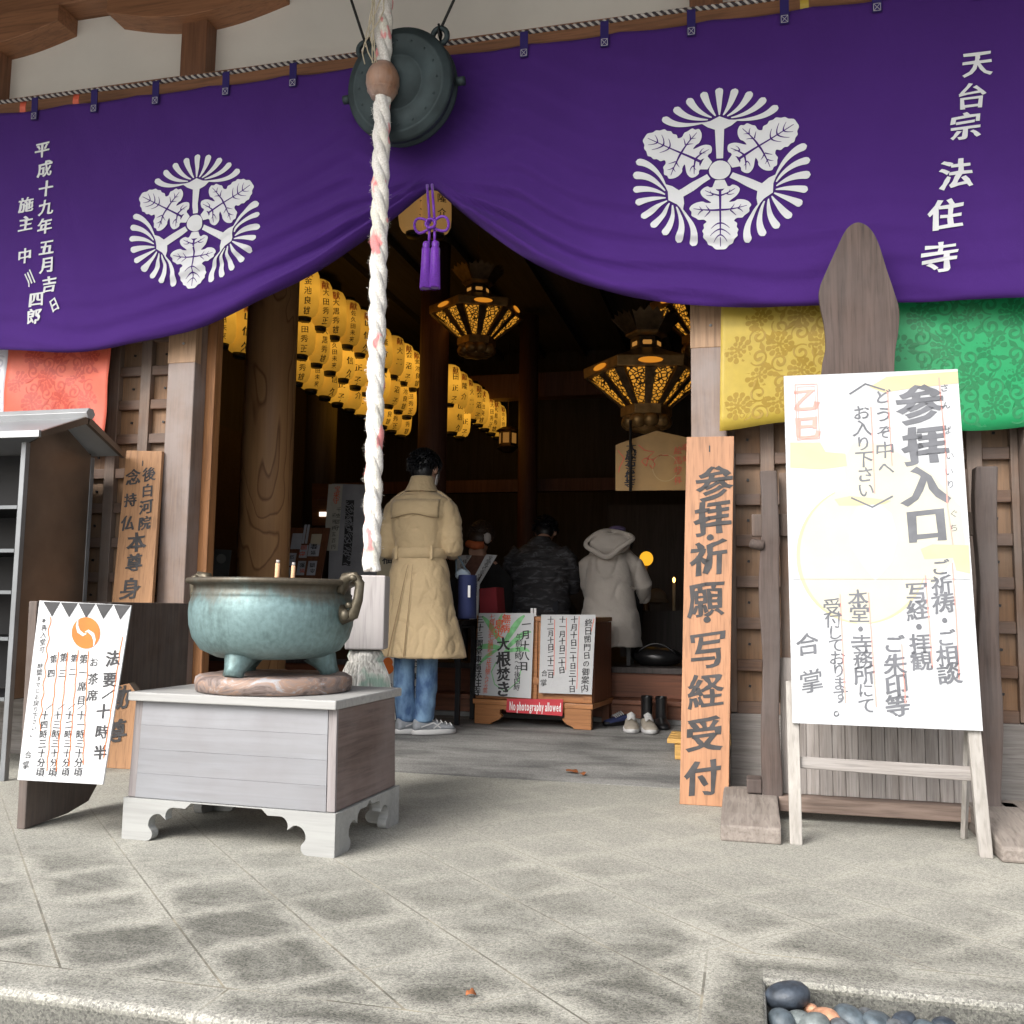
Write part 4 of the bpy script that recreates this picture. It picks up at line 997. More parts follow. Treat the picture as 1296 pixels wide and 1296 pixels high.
m = MB(); m.bx(-5.1, -3.08, 3.585, 3.599, 1.535, 1.565); m.build('eave_trim', MT['steel'], cab)
m = MB(); m.prism([(-3.07, 3.91+.032*math.cos(R(a)), 1.705+.028*math.sin(R(a))) for a in range(0, 360, 60)], (-1, 0, 0), 2.0); m.build('ridge_cap', MT['steel'], cab, bevel=.002)

# ------------------------------------------------------------------ dark plank with paper schedule, name plank
m = MB()
out = [(2.935, 0), (3.16, .012), (3.27, .035), (3.315, .085), (3.32, .40), (3.37, .46), (3.52, .47), (3.60, .40), (3.64, 0), (3.90, 0), (3.90, .80), (2.925, .80)]
m.prism([(-2.475, y, z) for y, z in out], (-1, 0, 0), .035)
o = m.build('weathered_plank', MT['slabdark'], bevel=.004); tag(o, 'tall weathered dark plank standing edge on behind the paper schedule', 'plank')
n_ = Vector((.06, -1, .10)); p0 = at(96, 870, 2.875)
q4 = [pl(px, py, p0, n_) for px, py in ((50,760),(166,766),(130,993),(22,987))]
ps = thing('paper_schedule', 'white handwritten paper schedule with orange swirl and black zigzag top leaning at left', 'paper sign', (q4[3].x, q4[3].y, q4[3].z))
m = MB(); m.slab(q4, -n_, .006); m.build('sheet', MT['paper'], ps)
UPS = (q4[0]-q4[3]).normalized(); RTS = (q4[1]-q4[0]).normalized(); NS = RTS.cross(UPS).normalized()
if NS.y > 0: NS = -NS
def onp(px, py): return pl(px, py, p0, n_)+NS*.0015
m = MB()
for i in range(5):
    x0 = 55+i*22.3; y0 = 761.5+i*1.0
    m.add([onp(x0, y0), onp(x0+21.5, y0+.7), onp(x0+11-i*.7, y0+19)], [[0,1,2]], 0)
# orange double swirl: a disc with two pale comma cuts
cx, cy = 109, 801
m.add([onp(cx+18*math.cos(a), cy+20*math.sin(a)) for a in [i*math.pi/16 for i in range(32)]], [list(range(32))], 2)
for s in (1, -1):
    pts = []
    for k in range(11):
        t = k/10; a = R(200-150*t); r1 = 16.0; pts.append((cx+s*r1*math.cos(a)*1.0, cy-s*(r1*1.15)*math.sin(a)*(.9)))
    path = [(cx-s*10, cy-s*17), (cx-s*11, cy-s*9), (cx-s*9, cy-s*2), (cx-s*3, cy+s*2.5), (cx+s*1, cy+s*1)]
    wid = [1.2, 3.4, 4.6, 3.6, .8]
    m.strip([onp(*p)+NS*.0008 for p in path], [w_*.0027 for w_ in wid], NS, 3)
zz = lambda t, s: s*1.0*math.sin(t*19)
for x0, y0, x1, y1, wob in ((64,781,50,925,1.2),(74,825,59,976,.5),(86,825,71,976,.4),(99,822,87,970,.4),(112,824,105,968,.4),(155,806,131,960,.3)):
    m.strip([onp(x0+(x1-x0)*t+wob*math.sin(t*40), y0+(y1-y0)*t) for t in [i/40 for i in range(41)]], .0032, NS, 2)
def scol(m, text, x0, y0, x1, y1, s, off=.0, mat=0, on=onp, rt=RTS, up=UPS, **k):
    n = len(text)
    for i, ch in enumerate(text):
        if ch == ' ': continue
        t = i/(n-1) if n > 1 else 0; p = on(x0+(x1-x0)*t, y0+(y1-y0)*t)
        sz = pxsize(p, s)*random.uniform(.92, 1.08)*(.82 if ch in 'のにてしまうどぞへおりさいすんぱぐちでご' else 1)*(.5 if ch in '一・／' and s < 20 and ch != '一' else 1)
        char(m, ch, p, rt, up, sz, off, mat, shear=random.uniform(.04, .16), rot=random.uniform(-.07, .07), **k)
scol(m, '法要', 143, 833, 139, 860, 20, .035)
scol(m, '十時半', 131, 900, 127, 952, 19, .025)
m.strip([onp(145, 873), onp(129, 884)], .004, NS)
scol(m, 'お茶席', 119, 838, 117, 880, 14, .012)
scol(m, '第一席目', 106, 834, 103, 886, 12, .012)
for k, (a, b, c, x0, x1, y0, y1) in enumerate((('第二', '', 0, 94, 92, 833, 850), ('第三', '', 0, 81, 79, 832, 852), ('第四', '', 0, 68, 65, 834, 852))): scol(m, a, x0, y0, x1, y1, 11, .012)
for tx, x0, x1 in (('十一時三十分頃', 103, 99), ('十二時三十分頃', 88, 83), ('十三時三十分頃', 73, 67), ('十四時三十分頃', 57, 51)): scol(m, tx, x0, 905, x1, 977, 11.5, .012)
for x in (107, 95, 82, 67): m.strip([onp(x, 891), onp(x-9, 898)], .0018, NS)
scol(m, '※再入堂可', 57, 785, 53, 822, 8.5, .004); scol(m, '時間までにお戻り下さい。', 51, 843, 42, 929, 8.5, .004)
scol(m, '合掌', 36, 955, 33, 968, 10, .0)
m.build('lettering', [MT['ink'], MT['inkgrey'], MT['orange'], MT['paper']], ps)

n2 = Vector((0, -1, .075)); p0b = at(182, 571, 4.225); 
q4 = [pl(px, py, p0b, n2) for px, py in ((160,570),(205,571),(178,966),(122,966))]; zf = min(q4[2].z, q4[3].z)
dz = Vector((0, 0, .001-zf)) if zf < 0 else Vector((0,0,0))
q4 = [q4[0], q4[1], Vector((q4[2].x, q4[2].y, .001)), Vector((q4[3].x, q4[3].y, .001))]
pk = thing('name_plank', 'tall narrow cedar plank with brushed black characters leaning by the left post', 'signboard', (q4[3].x, q4[3].y, 0))
UP2 = (pl(160,570,p0b,n2)-pl(122,966,p0b,n2)).normalized(); RT2 = XR; q0_ = q4
m = MB(); m.slab(q4, -n2, .022); m.build('plank_board', MT['plank'], pk, bevel=.002)
NS2 = n2.normalized(); 
on2 = lambda px, py: pl(px, py, p0b, n2)+NS2*.002
m = MB(); kw = dict(on=on2, rt=RT2, up=UP2)
scol(m, '後白河院', 189, 600, 183, 662, 19, .03, **kw); scol(m, '念持仏', 169, 604, 162, 662, 20, .03, **kw)
scol(m, '本尊', 173, 686, 170, 712, 25, .035, **kw); scol(m, '身代', 165, 745, 160, 790, 30, .035, **kw); scol(m, '不動尊', 155, 840, 147, 925, 32, .035, **kw)
m.strip([on2(181, 583), on2(180.6, 590)], .006, NS2); m.build('lettering', MT['inkboard'], pk)

# ------------------------------------------------------------------ big cedar signboard
n3 = Vector((0, -1, .055)); p0c = Vector((-.17, 4.092, 0)); on3 = lambda px, py: pl(px, py, p0c, n3)+n3.normalized()*.002
q4 = [pl(px, py, p0c, n3) for px, py in ((869,553),(929,552),(922,1023),(860,1018))]; q4[2].z = q4[3].z = .001
bd = thing('signboard', 'tall cedar signboard with bold black brush characters leaning on the right entrance post', 'signboard', (q4[3].x, q4[3].y, 0))
m = MB(); m.slab(q4, -n3, .026); m.build('board', MT['board'], bd, bevel=.002)
m = MB(); UP3 = Vector((0, .055, 1)).normalized(); kw = dict(on=on3, rt=XR, up=UP3)
for ch, x, y, s in (('参',904,612,46),('拝',902,655,46),('祈',897,706,46),('願',893,758,47),('写',896,822,50),('経',893,874,46),('受',891,929,45),('付',889,984,46)):
    p = on3(x, y); char(m, ch, p, XR, UP3, pxsize(p, s), .022 if ch in '願経写' else .035, 0, .14, 0)
for x, y in ((899, 680), (895, 784)): p = on3(x, y); char(m, '・', p, XR, UP3, pxsize(p, 30), .05)
m.strip([on3(898, 564), on3(898, 572)], .006, n3); m.build('lettering', MT['inkboard'], bd)

# ------------------------------------------------------------------ weathered sign stand
st = thing('sign_stand', 'old weathered wooden sign stand with round topped board, plank panel and block feet', 'sign stand', (.47, 3.9, 0))
YS = 3.95
def post_path(x0, x1, z0, z1, lean, seed):
    n = 12; return [Vector((x0+(x1-x0)*i/n+.004*math.sin(i*1.3+seed), YS-.01, z0+(z1-z0)*i/n)) for i in range(n+1)]
for x0, x1, sd_ in ((.083, .090, 1), (.868, .886, 4)):
    m = MB(); rings = []
    for i, p in enumerate(post_path(x0, x1, .045, 1.36, 0, sd_)):
        w1, d1 = .036+.004*math.sin(i*.9+sd_), .035
        rings.append([p+Vector((sx*w1, sy*d1, 0)) for sx, sy in ((-1,-1),(1,-1),(1,1),(-1,1))])
    m.loft(rings, 0, True, False)
    if sd_ == 1: m.tube([(x0-.02, YS-.04, 1.06), (x0-.055, YS-.05, 1.065), (x0-.07, YS-.055, 1.07)], [.022, .02, .017], 10)
    m.build('post', MT['weathbr'], st, bevel=.006)
m = MB(); m.bx(.11, .845, YS-.05, YS+.05, .035, .092); m.bx(.905, .96, YS-.045, YS+.045, .05, .10); m.build('sill', MT['weathbrx'], st, bevel=.006)
for x0, x1 in ((-.10, .105), (.79, 1.05)):
    m = MB(); xm = (x0+x1)/2
    side = [(3.50, 0), (3.50, .055), (3.62, .075), (3.78, .082), (3.86, .092), (4.0, .092), (4.12, .08), (4.2, .07), (4.2, 0)] if x0 < 0 else [(3.47, 0), (3.47, .05), (3.60, .075), (3.80, .10), (4.05, .10), (4.2, .05), (4.2, 0)]
    xx0, xx1 = x0+.0, x1
    m.prism([(xx0, y, z) for y, z in side], (1, 0, 0), xx1-xx0); m.build('foot', MT['weathbry'], st, bevel=.01)
m = MB(); m.bx(-.01, .047, YS-.05, YS+.05, .096, .15); m.build('wedge', MT['weathbr'], st, bevel=.005)
nb = 15
for i in range(nb):
    x = .122+i*(.842-.122)/nb; m = MB(); m.bx(x+.0008, x+(.72/nb)-.0008, YS+.004+.003*(i % 3), YS+.02+.003*(i % 3), .094, .62 if i % 4 else .618); m.build('panel_board', MT['weath'], st, bevel=.0015)
m = MB(); m.bx(.13, .838, YS+.028, YS+.045, .60, 1.36); m.build('back_board', MT['lat_s'], st)
m = MB(); m.bx(.02, .93, YS+.002, YS+.026, 1.10, 1.19); m.build('tie_rail', MT['slabdark'], st, bevel=.004)
pk_ = [(1037,366),(1045,345),(1060,312),(1070,292),(1080,283),(1090,282),(1102,290),(1112,308),(1122,340),(1132,370),(1138,392),(1137,420),(1133,445),(1132,480),(1134,560),(1130,660),(1040,660),(1038,560),(1040,470),(1045,440),(1043,410),(1038,385)]
P3 = smooth_closed([at(a, b, YS-.005) for a, b in pk_], 4)
m = MB(); m.prism(P3, (0, 1, 0), .03); m.build('round_top_board', MT['rtb'], st, bevel=.004)

# ------------------------------------------------------------------ white paper easel sign
n4 = Vector((0, -1, .165)); p0d = Vector((.4, 3.505, 0)); N4 = -n4.normalized(); N4 = n4.normalized()
on4 = lambda px, py: pl(px, py, p0d, n4)+N4*.0018
es = thing('easel_sign', 'big white plastic covered paper sign with grey brush writing on grey wooden easel legs', 'sign', (.45, 3.5, 0))
q4 = [pl(px, py, p0d, n4) for px, py in ((992,476),(1212,467),(1244,925),(1003,915))]
m = MB(); m.slab(q4, -n4, .012)
for i in range(12): pass
o = m.build('sheet', MT['paperw'], es)
for (xa, xb, ya, yb) in ((998, 1016, 880, 1067), (1232, 1258, 880, 1090)):
    qa, qb = pl((xa+xb)/2+(-1 if xa < 1100 else -6), ya, p0d, n4), None
    x0 = .155 if xa < 1100 else .757
    t0 = Vector((x0-.002 if xa < 1100 else x0-.012, 0, .55)); t0.y = 3.505+.165*.55+.02
    m = MB(); hw = .021
    m.hexa([t0+Vector((-hw, 0, 0)), t0+Vector((hw, 0, 0)), Vector((x0+hw, 3.517, 0)), Vector((x0-hw, 3.517, 0)), t0+Vector((-hw, .028, 0)), t0+Vector((hw, .028, 0)), Vector((x0+hw, 3.548, 0)), Vector((x0-hw, 3.548, 0))]); m.build('leg', MT['legwood'], es, bevel=.003)
m = MB(); q = [pl(px, py, p0d, n4) for px, py in ((1014,957),(1236,970),(1236,989),(1014,972))]; q = [p-n4*.035 for p in q]; m.slab(q, -n4, .018); m.build('crossbar', MT['weathx'], es, bevel=.003)
for s in (0, 1):                                                    # rear struts of the easel
    x0 = .17 if s == 0 else .745
    m = MB(); m.tube([(x0, 3.62, .6), (x0, 3.80, .002)], .012, 4, smooth=False); m.build('rear_strut', MT['legwood'], es)
m = MB()
def quad4(pts, mat, d=0): m.add([on4(*p)-N4*.0010+N4*d for p in pts], [tuple(t) for t in tessellate_polygon([[on4(*p) for p in pts]])], mat)
disc = [(1092+83*math.cos(a), 702+88*math.sin(a)) for a in [i*math.pi/20 for i in range(40)]]
quad4(disc, 4); quad4([(1068,580),(1080,560),(1120,562),(1180,600),(1215,640),(1222,690),(1180,740),(1100,640),(1070,615)], 4, .0001)
ring = [on4(1092+82*math.cos(a), 702+87*math.sin(a))-N4*.0006 for a in [R(95+i*6.5) for i in range(24)]]; m.strip(ring, [.004+.009*math.sin(i/23*math.pi) for i in range(24)], N4, 3)
ring = [on4(1092+82*math.cos(a), 702+87*math.sin(a))-N4*.0006 for a in [R(20+i*5) for i in range(14)]]; m.strip(ring, [.003+.006*math.sin(i/13*math.pi) for i in range(14)], N4, 3)
quad4([(1075,660),(1085,642),(1110,636),(1128,650),(1136,680),(1128,712),(1108,735),(1092,715),(1076,690)], 5, .0003)
quad4([(1056,632),(1075,628),(1100,630),(1128,634),(1120,638),(1085,640),(1062,640)], 3, .0004)
for pts in (((1100,490),(1122,477),(1212,470),(1213,485),(1150,492),(1118,497)), ((1000,560),(1038,560),(1045,572),(1070,574),(1072,590),(1040,594),(1000,592)), ((1165,695),(1180,689),(1226,690),(1228,726),(1210,722),(1206,706),(1170,708))): quad4(pts, 3, .0002)
scal = dict(on=on4, rt=XR, up=(q4[0]-q4[3]).normalized()); UP4 = Vector((0, .165, 1)).normalized(); scal['up'] = UP4
for ch, x, y, s in (('参',1164,512,54),('拝',1171,563,53),('入',1171,614,55),('口',1172,664,50)):
    p = on4(x, y); char(m, ch, p, XR, UP4, pxsize(p, s), .05, 0, .10)
for ch, x, y in (('さ',1195,491),('ん',1197,513),('ぱ',1198,545),('い',1202,577),('い',1201,597),('り',1203,613),('ぐ',1207,650),('ち',1207,668)): p = on4(x, y); char(m, ch, p, XR, UP4, pxsize(p, 11), .0, 0)
scol(m, 'どうぞ中へ', 1117, 502, 1121, 592, 25, .012, **scal); scol(m, 'お入り下さい', 1090, 522, 1096, 620, 25, .012, **scal)
for pts in (((1075,499),(1095,486),(1120,494)), ((1077,630),(1104,642),(1130,628))): m.strip([on4(*p) for p in pts], .007, N4)
for ch, x, y in (('乙',1020,506),('巳',1021,541)): p = on4(x, y); char(m, ch, p, XR, UP4, pxsize(p, 32), .05, 1, .05)
fr = [(1006,487),(1034,486),(1037,555),(1009,557)]
for i in range(4): m.strip([on4(*fr[i]), on4(*fr[(i+1) % 4])], .003, N4, 1)
fr = [(1009,490),(1031,489),(1034,552),(1012,554)]
for i in range(4): m.strip([on4(*fr[i]), on4(*fr[(i+1) % 4])], .0015, N4, 1)
for a in (((1188,478),(1196,560),(1199,640),(1206,690)), ((1123,494),(1126,540),(1129,590)), ((1102,515),(1105,570),(1107,625)), ((1205,712),(1210,780),(1214,860)), ((1171,728),(1176,790),(1180,845)), ((1141,815),(1146,890)), ((1099,750),(1104,820),(1109,895)), ((1063,752),(1066,810),(1070,890))):
    m.strip([on4(*p) for p in a], .0045, N4, 2)
scol(m, 'ご祈祷・ご相談', 1190, 718, 1201, 852, 27, .02, **scal); scol(m, '写経・拝観', 1160, 750, 1166, 836, 29, .02, **scal); scol(m, 'ご朱印等', 1131, 815, 1136, 893, 28, .025, **scal)
scol(m, '本堂・寺務所にて', 1086, 757, 1097, 893, 26, .015, **scal); scol(m, '受付しております。', 1053, 768, 1066, 897, 24, .008, **scal); scol(m, '合掌', 1022, 815, 1027, 862, 29, .01, **scal)
m.strip([on4(1003.5, 733), on4(1228, 733)], .0012, N4, 0)
m.build('lettering', [MT['inkgrey'], MT['palered'], MT['palered'], MT['yelpaint'], MT['yelwash'], MT['bluewash']], es)

# ------------------------------------------------------------------ pebbles in the drain, fallen leaves
rr = random.Random(11); peb = []
fixed = [(996,1264,.052,0),(988,1284,.036,1),(1012,1283,.034,2),(1030,1290,.04,2),(1045,1279,.036,3),(1078,1282,.042,1),(1112,1286,.040,1),(1095,1277,.03,4),(1145,1283,.034,0),(1063,1292,.03,4),(1026,1268,.02,3),(1130,1292,.03,4),(1172,1294,.032,1),(1195,1290,.03,0)]
for px, py, r, mi in fixed:
    p = gz(px, py+2, -.02); peb.append((p.x+.0, min(p.y, 2.245-r*1.1), r, mi))
for k in range(90):
    peb.append((rr.uniform(.08, 1.6), rr.uniform(1.62, 2.14), rr.uniform(.024, .042), rr.choice([0,1,1,2,4,4])))
placed = []; cnt = 0
words = {0:'dark slate', 1:'blue grey', 2:'pale grey green', 3:'orange brown', 4:'mid grey'}
for x, y, r, mi in peb:
    if cnt >= len(fixed) and any((x-a)**2+(y-b)**2 < (.72*(r+c))**2 for a, b, c in placed): continue
    m = MB(); r *= .8; m.ell((0,0,0), (r*rr.uniform(1.0,1.25), r*rr.uniform(.8,1.0), r*rr.uniform(.6,.75)), 16, k=10)
    sd_ = rr.uniform(0, 50)
    for v in m.v: v *= 1+.22*noise.noise(v*17+Vector((sd_, 0, 0)))
    o = m.build('pebble', MT['pebs'][mi]); o.location = (x, y, -.03+(.02 if r > .04 else 0) if cnt < len(fixed) else -.085+r*.62+.012); o.rotation_euler = (rr.uniform(-.3,.3), rr.uniform(-.3,.3), rr.uniform(0, 6))
    placed.append((x, y, r)); cnt += 1; o['px'] = x
pebs = sorted([o for o in bpy.data.objects if o.name.startswith('pebble')], key=lambda o: o['px'])
percol = {}
for o in pebs:
    for k, w_ in words.items():
        if o.data.materials[0] == MT['pebs'][k]: percol.setdefault(w_, []).append(o)
for w_, L in percol.items():
    for i, o in enumerate(L):
        tag(o, ('%s %s river pebble from the left end of the kerb drain' % (ORD[i] if i < len(ORD) else 'number %d' % (i+1), w_)), 'pebble', 'river pebbles in the kerb drain')
for o in pebs: del o['px']
def leaf(px, py, s, rot, lab):
    p = gz(px, py, .004); m = MB(); n = 7; pts = []
    for i in range(n+1):
        t = i/n; wd = s*.32*math.sin(math.pi*t)**.8; z = .006*math.sin(t*3)
        pts += [Vector((-wd, s*(t-.5), z)), Vector((0, s*(t-.5), z+.003)), Vector((wd, s*(t-.5), z+.008*abs(math.sin(t*5))))]
    m.add([Matrix.Rotation(rot, 3, 'Z') @ q+p for q in pts], [(3*i+k, 3*i+k+1, 3*i+k+4, 3*i+k+3) for i in range(n) for k in (0, 1)], 0, True)
    o = m.build('fallen_leaf', MT['wax']); tag(o, lab, 'leaf', 'dead leaves on the paving')
leaf(724, 977, .07, 1.2, 'larger brown dead leaf on the grey paving before the notice box'); leaf(738, 980, .05, .3, 'smaller brown dead leaf just right of the larger one'); leaf(596, 1260, .022, 2, 'tiny reddish leaf fragment at the front edge of the paving')

# ------------------------------------------------------------------ paper lanterns
NAMES = ['金池良雄', '大田秀正', '大黒秀雄', '佐久田未来', '山信久', '田正子', '隆介', '大二', '会沼子']
H_L = .50
def lantern_proto(nm, k):
    root = thing('paper_lantern', '', 'lantern', (0, 0, 0))
    prof = [(.06, .035), (.092, .055), (.112, .095), (.120, .16), (.122, .25), (.120, .34), (.112, .405), (.094, .445), (.062, .465)]
    fine = []
    for i in range(len(prof)-1):
        for j in range(4):
            t = j/4; fine.append((prof[i][0]*(1-t)+prof[i+1][0]*t, prof[i][1]*(1-t)+prof[i+1][1]*t))
    fine.append(prof[-1])
    m = MB(); m.lathe(fine, (0,0,0), 20); m.build('paper_shade', MT['lpaper'], root, local=True)
    m = MB(); m.lathe([(.0,0),(.052,0),(.055,.004),(.062,.036),(.0,.037)], (0,0,0), 18); m.build('bottom_ring', MT['black'], root, local=True)
    m = MB(); m.lathe([(.0,.464),(.062,.464),(.056,.498),(.0,.50)], (0,0,0), 18); m.build('top_ring', MT['black'], root, local=True)
    m = MB(); fr = math.atan2(-.62, .75)
    def fn(p):
        r = float(np.interp(p.z, [q[1] for q in prof], [q[0] for q in prof]))+.0025; a = fr+p.x/.122; return Vector((r*math.cos(a), r*math.sin(a), p.z))
    char(m, '献', (0, 0, .395), XR, ZU, .085, .02, 1, fn=fn)
    n = len(nm)
    for i, ch in enumerate(nm): char(m, ch, (0, 0, .325-i*(.25/max(n-1, 1)) if n > 2 else .29-i*.12), XR, ZU, .27/max(n, 3.4), .012, 0, fn=fn)
    m.build('lettering', [MT['ink'], MT['red']], root, local=True); return root
protos = [lantern_proto(nm, k) for k, nm in enumerate(NAMES)]; used = set()
def place_lantern(loc, k, label, group):
    pr = protos[k % len(protos)]
    if k % len(protos) not in used: used.add(k % len(protos)); pr.location = loc; pr['label'] = label; o = pr
    else: o = dup(pr, loc, label)
    o.rotation_euler = (random.uniform(-.05, .05), random.uniform(-.06, .06), random.uniform(-.3, .3)); o['group'] = group; return o
kk = 0; YA = 7.3
cA = [at(385, 407, YA), at(381, 455, YA+.24), at(375, 489, YA+.48)]
for t, c in enumerate(cA):
    tier = ['top', 'middle', 'bottom'][t]
    for i in range(10):
        place_lantern((c.x, c.y+.30*i, c.z), kk, '%s lit paper lantern from the near end, %s tier of the left row' % (ORD[i], tier), 'left row of donated paper lanterns'); kk += 1
for i, (px, py) in enumerate(((284, 447), (304, 456.5))):
    p = at(px, py, YA-.06-1.75+i*.30); place_lantern((cA[2].x, cA[2].y-(1.28 if i == 0 else 1.0), cA[2].z), kk, 'lit yellow paper lantern in the gap left of the figured pillar, %s one' % ('outer' if i == 0 else 'inner'), 'left row of donated paper lanterns'); kk += 1
YB_ = 10.2; c1 = at(578, 522, YB_); c2 = at(570, 551, YB_)
for i in range(8): place_lantern((c1.x, YB_+.30*(i-1), c1.z), kk, '%s lit yellow paper lantern from the left in the far upper lantern row' % ORD[i], 'far row of donated paper lanterns'); kk += 1
for i in range(2): place_lantern((c2.x+.02, YB_+.30*i, c2.z), kk, '%s lit yellow paper lantern in the far lower pair under the upper row' % ('left' if i == 0 else 'right'), 'far row of donated paper lanterns'); kk += 1
for i, (px, py) in enumerate(((553, 302), (523, 300))):
    p = at(px, py, 7.0); o = place_lantern((p.x, 7.0, p.z), kk, 'large lit paper lantern glimpsed under the curtain gather, %s the tassel' % ('behind' if i == 0 else 'left of'), 'lanterns behind the curtain gather')
    for ch in o.children:
        if ch.name.startswith('paper_shade'): ch.material_slots[0].link = 'OBJECT'; ch.material_slots[0].material = MT['shadelight']
    kk += 0; kk += 1

# ------------------------------------------------------------------ hanging bronze lanterns
def hexring(r, z, n=6, rot=R(0)): return [Vector((r*math.cos(rot+2*math.pi*i/n), r*math.sin(rot+2*math.pi*i/n), z)) for i in range(n)]
def bronze_lantern():
    root = thing('bronze_lantern', '', 'lantern', (0,0,0)); b = lambda m, n, mt, par=root, **k: m.build(n, mt, par, local=True, **k)
    m = MB(); m.loft([hexring(.44, 0), hexring(.455, -.005), hexring(.45, -.078), hexring(.42, -.08)], 0, False, False); rim = b(m, 'rim', MT['brass'], bevel=.004)
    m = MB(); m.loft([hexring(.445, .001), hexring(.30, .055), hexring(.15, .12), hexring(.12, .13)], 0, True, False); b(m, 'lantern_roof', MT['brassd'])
    for i in range(6):
        a = R(60*i+30); u = Vector((math.cos(a), math.sin(a), 0)); v = Vector((-u.y, u.x, 0)); c = u*.396; m = MB()
        m.poly([c+v*(.085*math.cos(t)**1)*1+Vector((0,0,-.04+.022*math.sin(t))) for t in [k*2*math.pi/18 for k in range(18)]])
        b(m, 'rim_window', MT['glowpanel'], rim)
    T, B = .42, .165
    cone = MB()
    for i in range(12):
        a0, a1 = R(30*i), R(30*i+30)
        def pt(a, r, z):                                # point on the hexagon of radius r at angle a
            k = (math.degrees(a) % 60)-30; return Vector((r*math.cos(R(30))/math.cos(R(k))*math.cos(a), r*math.cos(R(30))/math.cos(R(k))*math.sin(a), z))
        f = .18
        aa, ab = a0+(a1-a0)*f, a1-(a1-a0)*f
        cone.add([pt(aa, T, -.082), pt(ab, T, -.082), pt(a1-(a1-a0)*.27, B, -.288), pt(a0+(a1-a0)*.27, B, -.288)], [(0,1,2,3)])
        m = MB(); c0, c1_ = pt(a0, T+.006, -.08), pt(a0, B+.008, -.29); q = Vector((-math.sin(a0), math.cos(a0), 0)); nrm = (c1_-c0).cross(q)
        m.slab([c0-q*.036, c0+q*.036, c1_+q*.022, c1_-q*.022], nrm, .008); b(m, 'rib', MT['brassd'])
    b(cone, 'pierced_panel', MT['openwork'])
    m = MB(); m.loft([hexring(.16, -.285), hexring(.185, -.29), hexring(.185, -.36), hexring(.15, -.362)], 0, True, False); b(m, 'lower_ring', MT['brass'], bevel=.004)
    m = MB()
    for i in range(9):
        a = 2*math.pi*i/9; m.ell((.125*math.cos(a), .125*math.sin(a), -.40), (.062, .062, .055), 12, k=7)
    m.ell((0,0,-.43), (.11,.11,.05), 16); b(m, 'lotus_base', MT['brass'])
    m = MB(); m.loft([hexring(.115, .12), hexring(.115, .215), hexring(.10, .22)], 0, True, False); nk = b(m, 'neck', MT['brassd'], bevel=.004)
    for i in range(6):
        a = R(60*i+30); u = Vector((math.cos(a), math.sin(a), 0)); v = Vector((-u.y, u.x, 0)); c = u*.1015; m = MB()
        m.poly([c+v*x+Vector((0,0,.168+z)) for x, z in ((-.03,-.016),(.03,-.016),(.034,0),(.03,.016),(-.03,.016),(-.034,0))]); b(m, 'neck_window', emis('dim lantern window', (1,.45,.1), .18) if i == 0 else bpy.data.materials['dim lantern window'], nk)
    m = MB(); m.loft([hexring(.12, .22), hexring(.15, .235), hexring(.15, .25), hexring(.11, .255)], 0, True, False); b(m, 'collar', MT['brass'])
    for i in range(6):
        a = R(60*i+30); u = Vector((math.cos(a), math.sin(a), 0)); v = Vector((-u.y, u.x, 0)); m = MB()
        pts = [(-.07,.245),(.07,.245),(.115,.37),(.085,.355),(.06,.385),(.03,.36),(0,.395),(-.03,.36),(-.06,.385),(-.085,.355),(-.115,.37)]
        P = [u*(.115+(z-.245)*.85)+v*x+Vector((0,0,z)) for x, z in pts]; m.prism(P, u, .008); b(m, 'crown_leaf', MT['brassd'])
    m = MB(); m.tube([(0,0,.25),(0,0,.5)], .012, 8); m.tube([(0,0,.5),(0,0,1.6)], .004, 6); b(m, 'hanging_rod', MT['brassd']); return root
bl = bronze_lantern()
p = at(818, 466, 6.8); bl.location = p; bl.rotation_euler = (0,0,R(10)); bl['label'] = 'large hexagonal bronze hanging lantern with lit pierced panels above the peaked gold plaque'; bl['group'] = 'bronze hanging lanterns'
dup(bl, at(604, 391, 8.4), 'hexagonal bronze hanging lantern with lit pierced panels above the far paper lanterns', R(24))
dup(bl, at(890, 384, 8.0), 'lit bronze hanging lantern mostly hidden by the curtain and the right entrance post', R(15))
# small far lantern
p = at(643, 553, 11.6); sl_ = thing('small_hanging_lantern', 'tiny dim metal lantern hanging past the end of the far paper lanterns', 'lantern', p); m = MB()
m.loft([hexring(.09, .12), hexring(.17, .08), hexring(.12, .06), hexring(.12, -.12), hexring(.15, -.14), hexring(.06, -.2)], 0, True, False); m.build('lantern_frame', MT['brassd'], sl_, local=True)
for i in range(6):
    a = R(60*i+30); u = Vector((math.cos(a), math.sin(a), 0)); v = Vector((-u.y, u.x, 0)); c = u*.106; m = MB(); m.add([c+v*x+Vector((0,0,z)) for x, z in ((-.04,-.09),(.04,-.09),(.04,.04),(-.04,.04))], [(0,1,2,3)]); m.build('pane', MT['dimglow'], sl_, local=True)
m = MB(); m.tube([(0,0,.1),(0,0,1.2)], .006, 6); m.build('hanging_rod', MT['brassd'], sl_, local=True)

